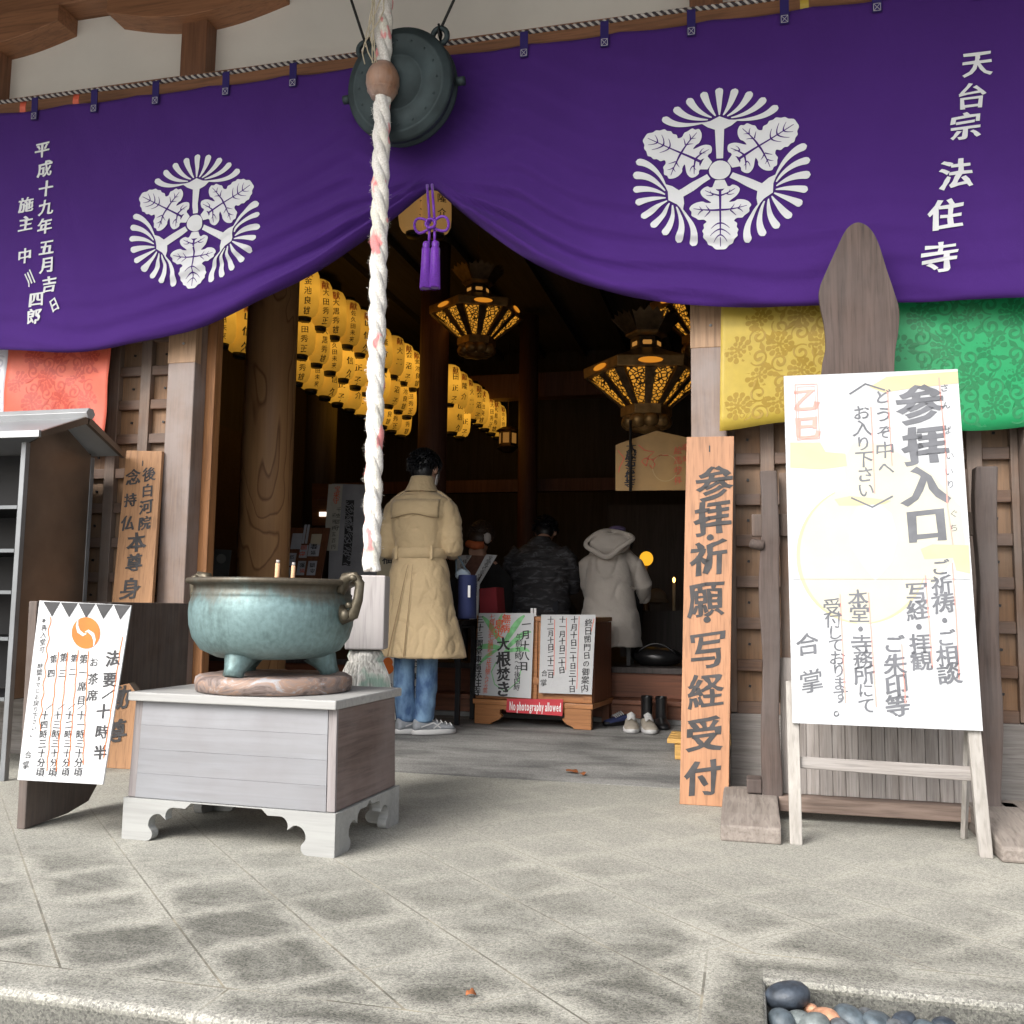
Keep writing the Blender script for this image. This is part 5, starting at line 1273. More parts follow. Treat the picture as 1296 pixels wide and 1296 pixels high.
# peaked votive plaque
YE = 6.3; pq = [at(a, b, YE) for a, b in ((779,563),(831,545),(884,557),(884,620),(779,621))]
em = thing('votive_plaque', 'gold peaked votive plaque with black and red brush writing under the large bronze lantern', 'plaque', pq[4])
m = MB(); m.prism(pq, (0,1,0), .02); m.build('plaque_board', MT['gold'], em)
one = lambda px, py: at(px, py, YE-.003); m = MB(); kw = dict(on=one, rt=XR, up=ZU)
scol(m, '大般若法住寺', 799, 566, 797, 612, 13, .03, **kw); scol(m, '奉納', 868, 566, 869, 580, 10, .01, mat=1, **kw); scol(m, '絵馬参拝', 858, 570, 858, 608, 11, .01, mat=1, **kw)
for pts in (((808,563),(816,570),(828,572),(820,579),(818,590)), ((818,590),(812,584),(816,580),(826,582),(836,576),(846,576)), ((826,582),(829,588),(826,593),(822,588)), ((782,570),(790,580),(784,592),(783,598))): m.strip([one(*p) for p in pts], .007, (0,-1,0), 1)
m.strip([one(842+16*math.cos(a), 592+17*math.sin(a)) for a in [i*math.pi/12 for i in range(25)]], .006, (0,-1,0), 2)
m.build('lettering', [MT['ink'], MT['red'], plain('pale gold line', (.5,.33,.12), .5)], em)
m = MB(); a, b = at(798, 532, YE-.06), at(798, 622, YE-.06); m.tube([a, b], .010, 8); o = m.build('plaque_cord', MT['blackiron']); tag(o, 'thin black cord hanging in front of the peaked gold plaque', 'cord')

# ------------------------------------------------------------------ notice box
A_, B_ = Vector((-1.845, 6.47, 0)), Vector((-1.012, 6.375, 0)); rz = math.atan2(B_.y-A_.y, B_.x-A_.x); L = (B_-A_).length; HB = at(675, 778, 6.42).z
nb_ = thing('notice_box', 'orange brown wooden offertory box with carved bracket feet holding two paper notices', 'box', A_, rz)
b = lambda m, n, mt, **k: m.build(n, mt, nb_, local=True, **k)
m = MB(); m.bx(.02, L-.02, .02, .52, .17, HB-.045); b(m, 'box_body', MT['nbox'], bevel=.003)
m = MB(); m.bx(.0, L, .0, .54, HB-.043, HB-.012); b(m, 'top_board', MT['nbox'], bevel=.004)
for x0, x1 in ((.0, .06), (L-.06, L), (L/2-.03, L/2+.03)): m = MB(); m.bx(x0, x1, .004, .0195, .17, HB-.045); b(m, 'stile', MT['nbox'], bevel=.002)
m = MB(); m.bx(0, L, -.006, .0035, HB*.40-.02, HB*.40+.025); b(m, 'rail', MT['nbox'], bevel=.002)
m = MB(); m.bx(-.012, L+.012, -.02, .55, .135, .168); b(m, 'base_moulding', MT['nbox'], bevel=.004)
for s in (0, 1):
    f = lambda x: x if s == 0 else L-x
    pts = [(0,.134),(.24,.134),(.255,.115),(.225,.098),(.21,.108),(.19,.10),(.185,.075),(.205,.06),(.175,.03),(.13,.012),(.12,0),(0,0)]
    m = MB(); m.prism([(f(x), -.012, z) for x, z in pts], (0,1,0), .035); b(m, 'bracket_foot', MT['nbox'], bevel=.003)
    m = MB(); m.bx(min(f(0), f(.05)), max(f(0), f(.05)), .44, .54, 0, .134); b(m, 'rear_foot', MT['nboxd'])
m = MB(); m.bx(L+.0005-.0195, L+.004, .045, .5, .172, HB-.047); b(m, 'side_panel', MT['nboxd'], bevel=.002)
nB = Vector((math.sin(rz), -math.cos(rz), 0)); RTB = Vector((math.cos(rz), math.sin(rz), 0))
def mk(off): p0_ = A_+nB*off; return lambda px, py: pl(px, py, p0_, nB)
onb = mk(.024); ont = mk(.0262)
def notice(pts, name, label, cat, mat, lift=.004):
    q = [mk(.022)(*p) for p in pts]; t = thing(name, label, cat, q[3]); m = MB(); m.slab(q, -nB, -.0015); m.build('sheet', mat, t); return t
t1 = notice(((606,776),(676,776),(672,884),(601,879)), 'paper_notice', 'white paper notice painted with green radish leaves and bold black characters on the notice box', 'notice', MT['paper'])
kw = dict(on=ont, rt=RTB, up=ZU); m = MB()
for path, wd in ((((636,818),(625,800),(618,785),(610,780)),.03),(((638,815),(645,795),(655,785),(664,779)),.035),(((640,822),(652,805),(664,797),(672,800)),.028),(((634,820),(622,812),(610,815),(604,822)),.03),(((638,825),(655,818),(666,818),(670,825)),.025),(((630,822),(614,830),(606,842)),.02),(((632,800),(630,785),(636,777)),.022)):
    P = [onb(*p) for p in path]; k = len(P); PP = [Vector(P[0])*(1-t)**2+Vector(P[k//2])*2*t*(1-t)+Vector(P[-1])*t*t for t in [i/10 for i in range(11)]]
    m.strip(PP, [wd*(.35+.9*math.sin(math.pi*min(1, .12+i/11))) for i in range(11)], nB, 2)
m.strip([onb(*p) for p in ((628,838),(622,850),(626,866),(640,876),(656,862),(660,845))], .008, nB, 2)
scol(m, '大根焚き', 637, 815, 637, 872, 19.5, .035, **kw); scol(m, '一月十八日', 666, 790, 663, 843, 12.5, .03, **kw); scol(m, '午前九時〜午後四時', 657, 806, 654, 870, 9, .01, **kw)
scol(m, '無病', 641, 783, 640, 795, 13, .02, mat=1, **kw); scol(m, '息災', 632, 790, 631, 802, 13, .02, mat=1, **kw)
scol(m, '七難即滅七福即生', 623, 781, 620, 826, 8, .0, mat=1, **kw); scol(m, '正午頃無くなり次第', 619, 836, 614, 874, 7, .0, mat=1, **kw)
scol(m, '三十三間堂東南', 608, 784, 605, 844, 9.6, .03, **kw); scol(m, '法住寺', 605, 853, 603, 875, 11.5, .02, **kw)
m.build('lettering', [MT['ink'], MT['red'], MT['green']], t1)
t2 = notice(((685,778),(754,778),(749,879),(682,877)), 'paper_notice', 'white paper notice with columns of black dates and red lines on the notice box', 'notice', MT['paper']); m = MB()
scol(m, '終日閉門日の御案内', 745, 788, 740, 871, 10.5, .012, **kw); scol(m, '十月十日二十日三十日', 727, 784, 724, 872, 9.5, .015, **kw); scol(m, '十一月十日二十日', 712, 784, 711, 848, 9.2, .015, **kw); scol(m, '十二月十日二十二日', 697, 784, 697, 854, 9, .015, **kw); scol(m, '合掌', 689, 852, 688, 864, 9, .0, **kw)
for x0, y0, x1, y1 in ((752,783,748,800),(733,780,730,872),(717,782,716,848),(702,784,701,855)): m.strip([onb(x0, y0), onb(x1, y1)], .0045, nB, 1)
m.build('lettering', [MT['inkboard'], MT['red']], t2)
ons = mk(.0335)
q = [mk(.031)(*p) for p in ((642,884),(713,885),(712,906),(641,901))]; t3 = thing('photography_sign', 'red board reading No photography allowed in white letters below the notice box', 'sign', q[3]); m = MB(); m.slab(q, -nB, -.008); m.build('sign_board', MT['signred'], t3)
cu = 'No photography allowed'; m = MB(); x = 645.0; G_ = {c_: glyph(c_, .03, .003) for c_ in set(cu) if c_ != ' '}
wid = {c_: g_[0][:, 0].max()-g_[0][:, 0].min() for c_, g_ in G_.items()}; wid[' '] = .14; gap = .075
tot = sum(wid[c_]+gap for c_ in cu); k_ = 65.5/tot
for c_ in cu:
    if c_ != ' ':
        P, F = G_[c_]; x0_ = P[:, 0].min(); c = mk(.0408)(x, 893.6+(x-644)*.030); sx = pxsize(c, k_); sy = pxsize(c, 15.5)
        m.add([c+RTB*((px_-x0_)*sx)+ZU*((py_+.06)*sy) for px_, py_ in P], F, 0)
    x += (wid[c_]+gap)*k_
m.build('lettering', MT['white'], t3)
m = MB(); c = at(675, 776, 6.5); 
for s in (-1, 1): m.bx(c.x+s*.012-.008, c.x+s*.012+.008, 6.5, 6.52, HB-.011, HB+.045)
o = m.build('white_clip', MT['white']); tag(o, 'pair of small white clips standing on top of the notice box', 'clip')

# ------------------------------------------------------------------ shoes
def shoe(name, px, py, length, wd, ht, mat, solem, rot, label, z0=0, boot=0, group=None):
    p = gz(px, py, z0); root = thing(name, label, 'shoe', p, rot, group)   # toe toward -y before rotation
    n = 14; rings = []; secs = [(-.50,.10,.16),(-.46,.34,.40),(-.36,.46,.52),(-.2,.5,.60),(0,.45,.80),(.2,.40,.98),(.36,.40,1.0),(.46,.36,.96),(.5,.20,.85)]
    if boot: secs = [(a, b_, c_*.8) for a, b_, c_ in secs]
    for t, w_, h_ in secs:
        rings.append([Vector((wd*w_*math.copysign(abs(math.cos(a))**.8, math.cos(a)), length*t, max(.012, .012+ht*h_*(.5+.5*math.sin(a))*(1-.25*abs(math.cos(a)))))) for a in [2*math.pi*i/n for i in range(n)]])
    m = MB(); m.loft(rings)
    if boot:
        cy_ = length*.27; pr_ = [(.043, .05), (.045, .10), (.043, .15), (.047, .205), (.044, .206), (.040, .16), (.0, .10)]
        m.loft([[Vector((r_*.9*math.cos(a), cy_+r_*1.25*math.sin(a), z_)) for a in [2*math.pi*i/n for i in range(n)]] for r_, z_ in pr_], 0, False)
    m.build('upper', mat, root, local=True, subsurf=1)
    rings = []
    for z in (0, .006, .024, .028):
        k = .97 if z in (0, .028) else 1.04
        rings.append([Vector((wd*.5*k*math.cos(a)*(1-.16*math.sin(a)) , length*.515*k*math.sin(a), z)) for a in [2*math.pi*i/24 for i in range(24)]])
    m = MB(); m.loft(rings); m.build('sole', solem, root, local=True)
    if not boot:
        m = MB(); m.ell((0, length*.30, ht*.93), (wd*.26, length*.14, .012), 14, k=6); m.build('opening', MT['blackcloth'], root, local=True)
        m = MB()
        for i in range(5):
            y = -length*(.14-.075*i); z = ht*(.86+.075*i); m.tube([(-wd*.25, y, z), (0, y-.004, z+.018), (wd*.25, y, z)], .005, 5)
        m.build('laces', MT['sole'], root, local=True)
    return root
sh = 'shoes left on the floor by the step'
shoe('sneaker', 799, 925, .27, .105, .085, MT['beigeshoe'], MT['sole'], R(8), 'left shoe of the beige sneaker pair beside the notice box', group=sh)
shoe('sneaker', 821, 926, .27, .105, .085, MT['beigeshoe'], MT['sole'], R(14), 'right shoe of the beige sneaker pair beside the notice box', group=sh)
shoe('boot', 821, 920, .27, .10, .085, MT['leather'], MT['black'], R(16), 'left boot of the black leather pair behind the beige sneakers', boot=1.0, group=sh)
shoe('boot', 838, 921, .27, .10, .085, MT['leather'], MT['black'], R(10), 'right boot of the black leather pair, nearest the cedar signboard', boot=1.0, group=sh)
shoe('slipper', 781, 917, .25, .10, .06, MT['bluecloth'], MT['black'], R(-35), 'dark blue cloth slipper by the right foot of the notice box', group=sh)

# slatted foot board behind the cedar signboard
a = gz(851, 962); ft = thing('slatted_step', 'yellow wooden slatted step peeking out left of the cedar signboard', 'step', (a.x, a.y, 0))
for k in range(4): m = MB(); m.bx(a.x-.03, a.x+.55, a.y+.02+k*.09, a.y+.085+k*.09, .085, .11); m.build('slat', MT['yelwood'], ft, bevel=.003)
for x in (a.x+.01, a.x+.45): m = MB(); m.bx(x, x+.05, a.y+.03, a.y+.36, 0, .084); m.build('bearer', MT['yelwood'], ft, bevel=.003)

# ------------------------------------------------------------------ table, racks and posters in the hall
YT = 6.35; ta = at(560, 785, YT); tl = gz(587, 914)
tb = thing('dark_table', 'black narrow table with thin legs behind the man in the tan coat', 'table', (ta.x, YT, 0))
m = MB(); m.bx(at(500, 784, 6.5).x, tl.x+.03, 6.30, 6.72, ta.z-.03, ta.z); m.build('table_top', MT['black'], tb, bevel=.003)
for x in (at(500, 784, 6.5).x+.02, tl.x-.015):
    for y in (6.31, 6.68): m = MB(); m.bx(x, x+.032, y, y+.032, 0, ta.z-.031); m.build('leg', MT['black'], tb)
def flat(pts, Y, name, label, cat, mat, t=.012, lean=0):
    q = [at(px, py, Y+(lean*(1-i//2))) for i, (px, py) in enumerate(pts)]; o = thing(name, label, cat, q[3]); m = MB(); m.slab(q, (0,1,0), t); m.build('panel', mat, o); return o
def onY(Y): return lambda px, py: at(px, py, Y-.004)
# slanted reading stand with white strips + red box
rs = thing('slanted_stand', 'slanted wooden stand with two white calligraphy strips beside the navy tote bag', 'stand', at(600, 785, 6.55))
def P6(px, py, Y=6.55): return at(px, py, Y)
m = MB(); m.slab([P6(585,703,6.7), P6(622,704,6.7), P6(606,735), P6(583,735)], (0,1,.3), .012); m.build('stand_board', MT['redbeam'], rs)
m = MB(); m.slab([P6(615,702,6.68), P6(629,703,6.68), P6(605,743,6.53), P6(597,736,6.53)], (0,1,.3), .008); m.build('strip', MT['paper'], rs)
m = MB(); m.slab([P6(579,703,6.68), P6(597,703,6.68), P6(581,728,6.53), P6(577,722,6.53)], (0,1,.3), .008); m.build('strip', MT['paper'], rs)
m = MB(); m.slab([P6(599,736,6.53), P6(607,740,6.53), P6(605,783,6.53), P6(594,784,6.53)], (0,1,0), .008); m.build('strip', MT['paper'], rs)
m = MB(); kw = dict(on=lambda a, b: at(a, b, 6.52), rt=XR, up=ZU); scol(m, '祈願受付御守授与', 621, 706, 602, 738, 6, .0, **kw); scol(m, '写経奉納御朱印受付', 602, 744, 599, 780, 5, .0, **kw); scol(m, '参拝受付', 592, 705, 581, 722, 6, .0, **kw); m.build('lettering', MT['ink'], rs)
q = [P6(606,745,6.5), P6(628,743,6.5), P6(630,776,6.5), P6(607,777,6.5)]; m = MB(); m.slab(q, (.1,1,0), .16); o = m.build('red_box', MT['redcloth'], bevel=.006); tag(o, 'dark red cloth covered box behind the notice box', 'box')
# framed board of amulets
fb = flat(((366,668),(417,668),(405,737),(352,737)), 6.75, 'amulet_board', 'framed board of small paper amulets leaning beside the figured pillar', 'notice board', MT['nboxd'], .02, .12)
onq = lambda px, py: pl(px, py, at(385, 737, 6.75), Vector((0,-1,.25)))+Vector((0,-.006,0)); m = MB()
def rect(m, x0, y0, x1, y1, mat, on, dx=-4, d=0): m.add([on(x0-dx*.0, y0)-Vector((0,d,0)), on(x1, y0)-Vector((0,d,0)), on(x1+dx*(y1-y0)/25, y1)-Vector((0,d,0)), on(x0+dx*(y1-y0)/25, y1)-Vector((0,d,0))], [(0,1,2,3)], mat)
for x0, y0, x1, y1, mt in ((371,675,384,695,0),(386,664,389,688,0),(390,664,393,688,0),(395,676,408,690,2),(381,690,391,706,0),(392,688,406,704,0),(366,700,376,716,0),(378,710,388,728,0),(391,710,402,728,0),(362,718,374,730,0)): rect(m, x0, y0, x1, y1, mt, onq)
m.build('amulet_papers', [plain('dim white paper', (.42,.43,.47), .7), MT['red'], MT['cream']], fb); m = MB(); kw = dict(on=lambda a, b: onq(a, b)-Vector((0,.003,0)), rt=XR, up=ZU)
for ch, x, y, s, mt in (('御',385,694,9,1),('守',383,702,9,1),('寿',398,693,10,0),('福',397,700,7,0),('運',383,716,8,0),('開',396,716,8,0),('厄',370,706,7,0),('除',383,723,7,1),('安',396,723,7,0)): p = kw['on'](x, y); char(m, ch, p, XR, ZU, pxsize(p, s), .01, mt)
m.build('lettering', [MT['ink'], MT['red']], fb)
pp = flat(((420,612),(476,614),(476,740),(415,740)), 7.0, 'calligraphy_panel', 'pale grey upright panel with bold black brush banner behind the bell rope', 'panel', plain('grey panel', (.30,.30,.32), .7), .03)
m = MB(); on_ = onY(7.0); rect(m, 416, 613, 434, 697, 0, on_, -2.0); m.build('strip', plain('ivory strip', (.46,.44,.38), .7), pp); m = MB(); kw = dict(on=lambda a, b: at(a, b, 6.993), rt=XR, up=ZU)
scol(m, '宝来守', 427, 619, 425, 634, 9, .01, mat=1, **kw); scol(m, '千支御守', 429, 645, 426, 668, 7, .0, **kw); scol(m, '初穂料五百円', 423, 652, 422, 692, 6, .0, **kw); m.build('lettering', [MT['ink'], MT['red']], pp)
m = MB(); rr = random.Random(3)
m.strip([at(443, 633, 6.995), at(441, 680, 6.995), at(438, 716, 6.995)], .072, (0,-1,0), 1)
for k in range(70):
    x, y = rr.uniform(435, 447), rr.uniform(632, 716); m.strip([at(x-3, y, 6.990), at(x, y+rr.uniform(-4,4), 6.990), at(x+3, y+2, 6.990)], .006, (0,-1,0), 0)
m.build('brush_banner', [plain('grey brush gap', (.28,.28,.30), .7), MT['ink']], pp)
cp = flat(((478,690),(500,690),(500,748),(476,748)), 6.5, 'cream_poster', 'cream poster with a small ink drawing between the bell rope and the tan coat', 'poster', MT['cream'], .008)
m = MB(); p = at(490, 707, 6.494); char(m, '福', p, XR, ZU, pxsize(p, 14), .01); m.strip([at(483, 703, 6.494), at(486, 703, 6.494)], .02, (0,-1,0), 1); m.build('lettering', [MT['inkboard'], MT['red']], cp)
wp = flat(((482,784),(530,784),(530,885),(481,885)), 6.28, 'white_poster', 'white standing poster with an orange gourd and black writing behind the jeans', 'poster', MT['paper'], .008); m = MB()
on_ = lambda a, b: at(a, b, 6.274)
m.add([on_(491+6*math.cos(t), 838+6*math.sin(t)) for t in [i*math.pi/10 for i in range(20)]], [list(range(20))], 1); m.add([on_(489+9*math.cos(t), 846+8*math.sin(t))+Vector((0,.001,0)) for t in [i*math.pi/10 for i in range(20)]], [list(range(20))], 1)
kw = dict(on=on_, rt=XR, up=ZU); scol(m, '文寿', 484, 795, 483, 820, 13, .0, **kw); scol(m, 'さまの', 526, 840, 525, 872, 12, .02, **kw)
m.strip([on_(484,868), on_(490,860), on_(496,866), on_(492,878)], .006, (0,-1,0)); m.build('lettering', [MT['ink'], MT['orange']], wp)
dp = flat(((272,695),(293,696),(288,735),(266,735)), 6.4, 'dim_poster', 'dim grey poster with a round emblem in the dark left of the figured pillar', 'poster', plain('dim grey paper', (.13,.14,.14), .7), .01); m = MB(); m.add([at(280+6*math.cos(t), 707+6*math.sin(t), 6.39) for t in [i*math.pi/10 for i in range(20)]], [list(range(20))]); m.build('emblem', plain('pale emblem', (.30,.32,.31), .7), dp)
# lit cupboard seen between the pillars
YC = 8.6; cb = thing('lit_cupboard', 'orange lit wooden cupboard with bright strip behind the calligraphy panel', 'cupboard', at(408, 665, YC)); m = MB()
m.slab([at(395,612,YC), at(440,612,YC), at(440,665,YC), at(395,665,YC)], (0,1,0), .3); m.build('cupboard_body', wood('cupboard wood', (.30,.12,.04), axis='X', grain=30), cb)
m = MB(); m.slab([at(404,648,YC-.01), at(417,648,YC-.01), at(417,653.5,YC-.01), at(404,653.5,YC-.01)], (0,1,0), .008); m.build('lit_strip', MT['winlight'], cb)
m = MB(); m.slab([at(398,628,YC-.03), at(440,630,YC-.03), at(440,634,YC-.03), at(398,632,YC-.03)], (0,1,0), .025); m.build('shelf_edge', MT['nboxd'], cb)
# altar lamp and candle
p = at(818, 707, 9.2); la = thing('altar_lamp', 'small round glowing yellow lamp right of the hooded coat', 'lamp', (p.x, 9.2, ZF)); m = MB(); m.ell(p, (.066,.066,.07), 18); m.build('lamp_shade', MT['glowlamp'], la)
m = MB(); m.tube([(p.x, 9.2, ZF), (p.x, 9.2, p.z-.05)], [.05]+[.012], 10); m.build('lamp_stem', MT['brassd'], la)
p = at(853, 734, 9.0); ca = thing('altar_candle', 'tiny burning candle at the right of the dark hall', 'candle', (p.x, 9.0, ZF)); m = MB(); m.ell(p, (.013,.013,.026), 10); m.build('flame', MT['flame'], ca); m = MB(); m.tube([(p.x, 9.0, ZF), (p.x, 9.0, p.z-.026)], .014, 8); m.build('candle_stick', MT['cream'], ca)
m = MB(); p = at(831, 755, 8.8); m.ell(p, (.09,.07,.075), 14); m.lathe([(.09,-.02),(.115,-.05),(.10,-.055)], p, 16); o = m.build('beige_bundle', plain('beige knit', (.20,.145,.10), .9)); tag(o, 'beige round knitted bundle on the altar side right of the hooded coat', 'bundle')
m = MB(); p = at(831, 770, 8.85); m.bx(p.x-.3, p.x+.5, 8.6, 9.1, ZF, p.z-.02); o = m.build('altar_table', MT['dark']); tag(o, 'low dark altar table under the beige bundle', 'table')
m = MB(); p = at(828, 838, 7.1); m.ell((p.x, 7.35, ZF+.065), (.20,.14,.075), 18)
for v in m.v: v.z = max(ZF+.002, v.z+.02*noise.noise(v*9)); 
m.tube([(p.x-.15+.3*i/10, 7.26, ZF+.10+.07*math.sin(math.pi*i/10)) for i in range(11)], .008, 6); o = m.build('black_bag', MT['leather']); tag(o, 'black soft bag lying on the raised floor at the foot of the hooded coat', 'bag')

# ================================================================== PEOPLE
def ring_e(c, rx, ry, n=32, fold=None, tw=0):
    out = []
    for i in range(n):
        a = 2*math.pi*i/n; k = 1+(fold(a) if fold else 0); x, y = rx*k*math.cos(a), ry*k*math.sin(a)
        out.append(Vector((c[0]+x*math.cos(tw)-y*math.sin(tw), c[1]+x*math.sin(tw)+y*math.cos(tw), c[2])))
    return out
def hand(m, wrist, d, side, up, s=1.0):
    d = Vector(d).normalized(); up = Vector(up).normalized(); q = d.cross(up).normalized()*side; w_ = Vector(wrist)
    palm = w_+d*.045*s
    m.tube([w_-d*.02, w_+d*.02*s, palm+d*.03*s, palm+d*.05*s], [.022*s,.030*s,.034*s,.028*s], 10, flat=.55)
    for k, ln in enumerate((.062,.072,.068,.052)):
        b_ = palm+d*.038*s+q*(.024-.016*k)*s; m.tube([b_, b_+d*ln*.5*s-up*.006*s, b_+d*ln*.8*s-up*.022*s, b_+d*ln*.9*s-up*.036*s], [.0088*s,.0084*s,.0078*s,.006*s], 8)
    b_ = palm-d*.01*s+q*.026*s; m.tube([b_, b_+q*.022*s+d*.02*s-up*.008*s, b_+q*.026*s+d*.045*s-up*.018*s], [.011*s,.010*s,.008*s], 8)
def head(m, c, fwd, tilt=0, s=1.0):            # returns frame; builds skull, jaw, neck start, ears, nose
    f = Vector(fwd).normalized(); z = Vector((0,0,1)); r = f.cross(z).normalized(); M = Matrix((r, f, z)).transposed() @ Matrix.Rotation(tilt, 3, 'X'); c = Vector(c)
    T = lambda x, y, z_: c+M @ Vector((x*s, y*s, z_*s)); MM = M.to_4x4()
    m.ell(T(0,-.008,.02), (.078*s,.094*s,.098*s), 20, M=MM, k=12); m.ell(T(0,.028,-.055), (.056*s,.062*s,.062*s), 16, M=MM)
    m.tube([T(0,.092,.005), T(0,.108,-.022), T(0,.09,-.034)], [.010*s,.014*s,.011*s], 8); m.tube([T(-.022,.083,-.062), T(0,.09,-.060), T(.022,.083,-.062)], .008*s, 6)
    for q in (-1, 1):
        m.ell(T(q*.08,-.008,-.01), (.013*s,.020*s,.033*s), 10, M=MM, k=6); m.ell(T(q*.03,.076,.012), (.012*s,.010*s,.008*s), 8, M=MM, k=5)
    m.tube([T(0,-.025,-.04), T(0,-.03,-.13), T(0,-.045,-.19)], [.055*s,.055*s,.066*s], 14); return T, MM
def hair_cap(T, MM, s, mat, parent, nape=-.055, long=0):
    m = MB(); m.ell(T(0,-.018,.035), (.088*s,.100*s,.100*s), 28, M=MM, k=16)
    m.ell(T(0,-.045,-.025), (.076*s,.062*s,.075*s+long), 20, M=MM, k=10)
    rr = random.Random(5)
    for i in range(620):                                       # short strands break up the outline
        a, b_ = rr.uniform(0, 6.28), rr.uniform(.05, 2.0); n_ = Vector((math.sin(b_)*math.cos(a), math.sin(b_)*math.sin(a), math.cos(b_)))
        if n_.y > .55 and n_.z < .5: continue
        if rr.random() < .4: n_ = Vector((n_.x*.9, -abs(n_.y), -abs(n_.z)*.75))
        p = Vector((n_.x*.086, -.018+n_.y*.098, .035+n_.z*.098)); t = (Vector((n_.x*.3, n_.y*.3-.4, -.7))+n_*.25).normalized()
        m.tube([T(*p), T(*(p+t*.02+n_*.009)), T(*(p+t*.042+n_*.010))], [.0055*s,.004*s,.0006*s], 4)
    return m.build('hair', mat, parent)

def wrinkle(o, amt, sc, an):                        # creases: ridged noise along the normal
    me = o.data; nr = [v.normal.copy() for v in me.vertices]
    for v, n in zip(me.vertices, nr):
        p = Vector((v.co.x*an[0], v.co.y*an[1], v.co.z*an[2]))*sc; p += noise.noise_vector(p*.5)*.9
        r = 1-abs(noise.noise(p))*2.2; v.co -= n*amt*max(0, r)**3*(.5+.5*noise.noise(v.co*4+Vector((3,1,2))))
    me.update()

# ---- man in the tan trench coat
F0 = gz(528, 930); mx, my = F0.x-.0, 5.80
man = thing('person', 'man with his back turned in a belted tan trench coat, jeans and grey sneakers', 'person', (mx, my, 0))
Zs = lambda py: at(530, py, my).z
Xp = lambda px, py: at(px, py, my).x
zh, zhem, zbelt, zsh = Zs(571), Zs(832), Zs(700), Zs(640)
cx = Xp(531, 700); facing = Vector((.12, 1, 0)).normalized()
body = MB(); hc = (Xp(538, 590)-.005, my+.035, zh-.115)
T, MM = head(body, hc, Vector((.22, 1, 0)), R(-14))
body.tube([(cx, my, zsh+.06), (cx, my, zsh-.1), (cx, my, zbelt), (cx, my, zbelt-.22)], [.06,.085,.085,.10], 18)
legx = ((Xp(511, 860), Xp(514, 905)), (Xp(540, 860), Xp(536, 905)))
hipz = zbelt-.20
for (xk, xf), s in zip(legx, (-1, 1)):
    body.tube([(cx+s*.085, my, hipz), (cx+s*.085, my+.01, .75), (xk, my+.02, .48), (xk+.003, my, .30), (xf, my-.01, .12), (xf, my-.01, .07)], [.088,.078,.050,.048,.036,.034], 14)
el = {-1: Vector((Xp(484, 690)+.03, my+.02, Zs(700)+.02)), 1: Vector((Xp(578, 690)-.03, my+.02, Zs(695)+.02))}
sh_ = {-1: Vector((Xp(496, 640)+.02, my, zsh-.02)), 1: Vector((Xp(570, 640)-.02, my, zsh-.02))}
wr = {-1: Vector((cx-.10, my+.24, zbelt+.06)), 1: Vector((cx+.16, my+.23, zbelt+.02))}
for s in (-1, 1):
    body.tube([Vector((cx, my, zsh)), sh_[s], sh_[s].lerp(el[s], .5), el[s], el[s].lerp(wr[s], .6), wr[s]], [.05,.042,.038,.034,.030,.026], 12)
    hand(body, wr[s], (-s*.5, 1, -.1), s, (0, 0, 1))
body.build('body', MT['skin'], man, remesh=.0075, smooth_it=2)
hair_cap(T, MM, 1.0, MT['hair'], man)
for s in (1,):
    m = MB(); m.strip([T(s*.088,-.005,.012), T(s*.092,.02,-.03), T(s*.07,.07,-.05)], .004, (1,0,0)); m.prism([T(.074,.04,-.02), T(.081,.015,-.045), T(.068,.03,-.095), T(.045,.09,-.08), T(.04,.1,-.03)], (-1,0,0), .004); m.build('face_mask', MT['mask'], man)
# jeans
jn = MB()
for (xk, xf), s in zip(legx, (-1, 1)):
    rings = []; k = 26
    for i in range(k+1):
        t = i/k; z = .80*(1-t)+.068*t; x = float(np.interp(z, [.1,.3,.5,.8], [xf, xk, xk, cx+s*.085])); r = float(np.interp(z, [.1,.14,.3,.48,.62,.8], [.064,.066,.069,.067,.078,.094]))
        r *= 1+.05*noise.noise(Vector((s*3, 0, z*16)))+(.05*math.sin(z*75) if z < .25 else 0)
        rings.append(ring_e((x, my+.005, z), r, r*1.05, 20, lambda a: .03*noise.noise(Vector((a*2, z*14, s)))))
    jn.loft(rings)
jn.build('jeans', MT['denim'], man, subsurf=1)
# coat: skirt, yoke and sleeves joined into one skin
ct = MB(); wm, wb, wsh = (Xp(586, 800)-Xp(484, 800))/2, (Xp(561, 700)-Xp(500, 700))/2, (Xp(578, 660)-Xp(488, 660))/2
def fold(z):
    d = min(1, max(0, (zbelt-.02-z)/.55)); return lambda a: d*(.045*math.sin(a*7+.6)+.03*math.sin(a*3+z*3))*(.6+.4*math.sin(a*2+1))
prof = [(zhem, wm*.99, .215), (zhem+.01, wm, .22), (zhem+.15, wm*.92, .20), (zhem+.32, wm*.80, .175), (zbelt-.12, wb*1.22, .15), (zbelt-.03, wb*1.05, .128), (zbelt+.03, wb*1.0, .122), (zbelt+.10, wb*1.08, .135), (zbelt+.22, wsh*.82, .15), (zsh-.08, wsh*.90, .15), (zsh, wsh*.90, .14), (zsh+.055, wsh*.74, .12), (zsh+.085, wsh*.46, .095), (zsh+.11, .075, .08), (zsh+.15, .066, .072)]
zz = np.array([p[0] for p in prof]); rings = []
for i in range(70):
    z = zhem+(prof[-1][0]-zhem)*i/69; rx = float(np.interp(z, zz, [p[1] for p in prof])); ry = float(np.interp(z, zz, [p[2] for p in prof]))
    rings.append(ring_e((Xp(535, 800)+(cx-Xp(535, 800))*min(1, (z-zhem)/.5), my, z), rx, ry, 64, fold(z)))
ct.loft(rings)
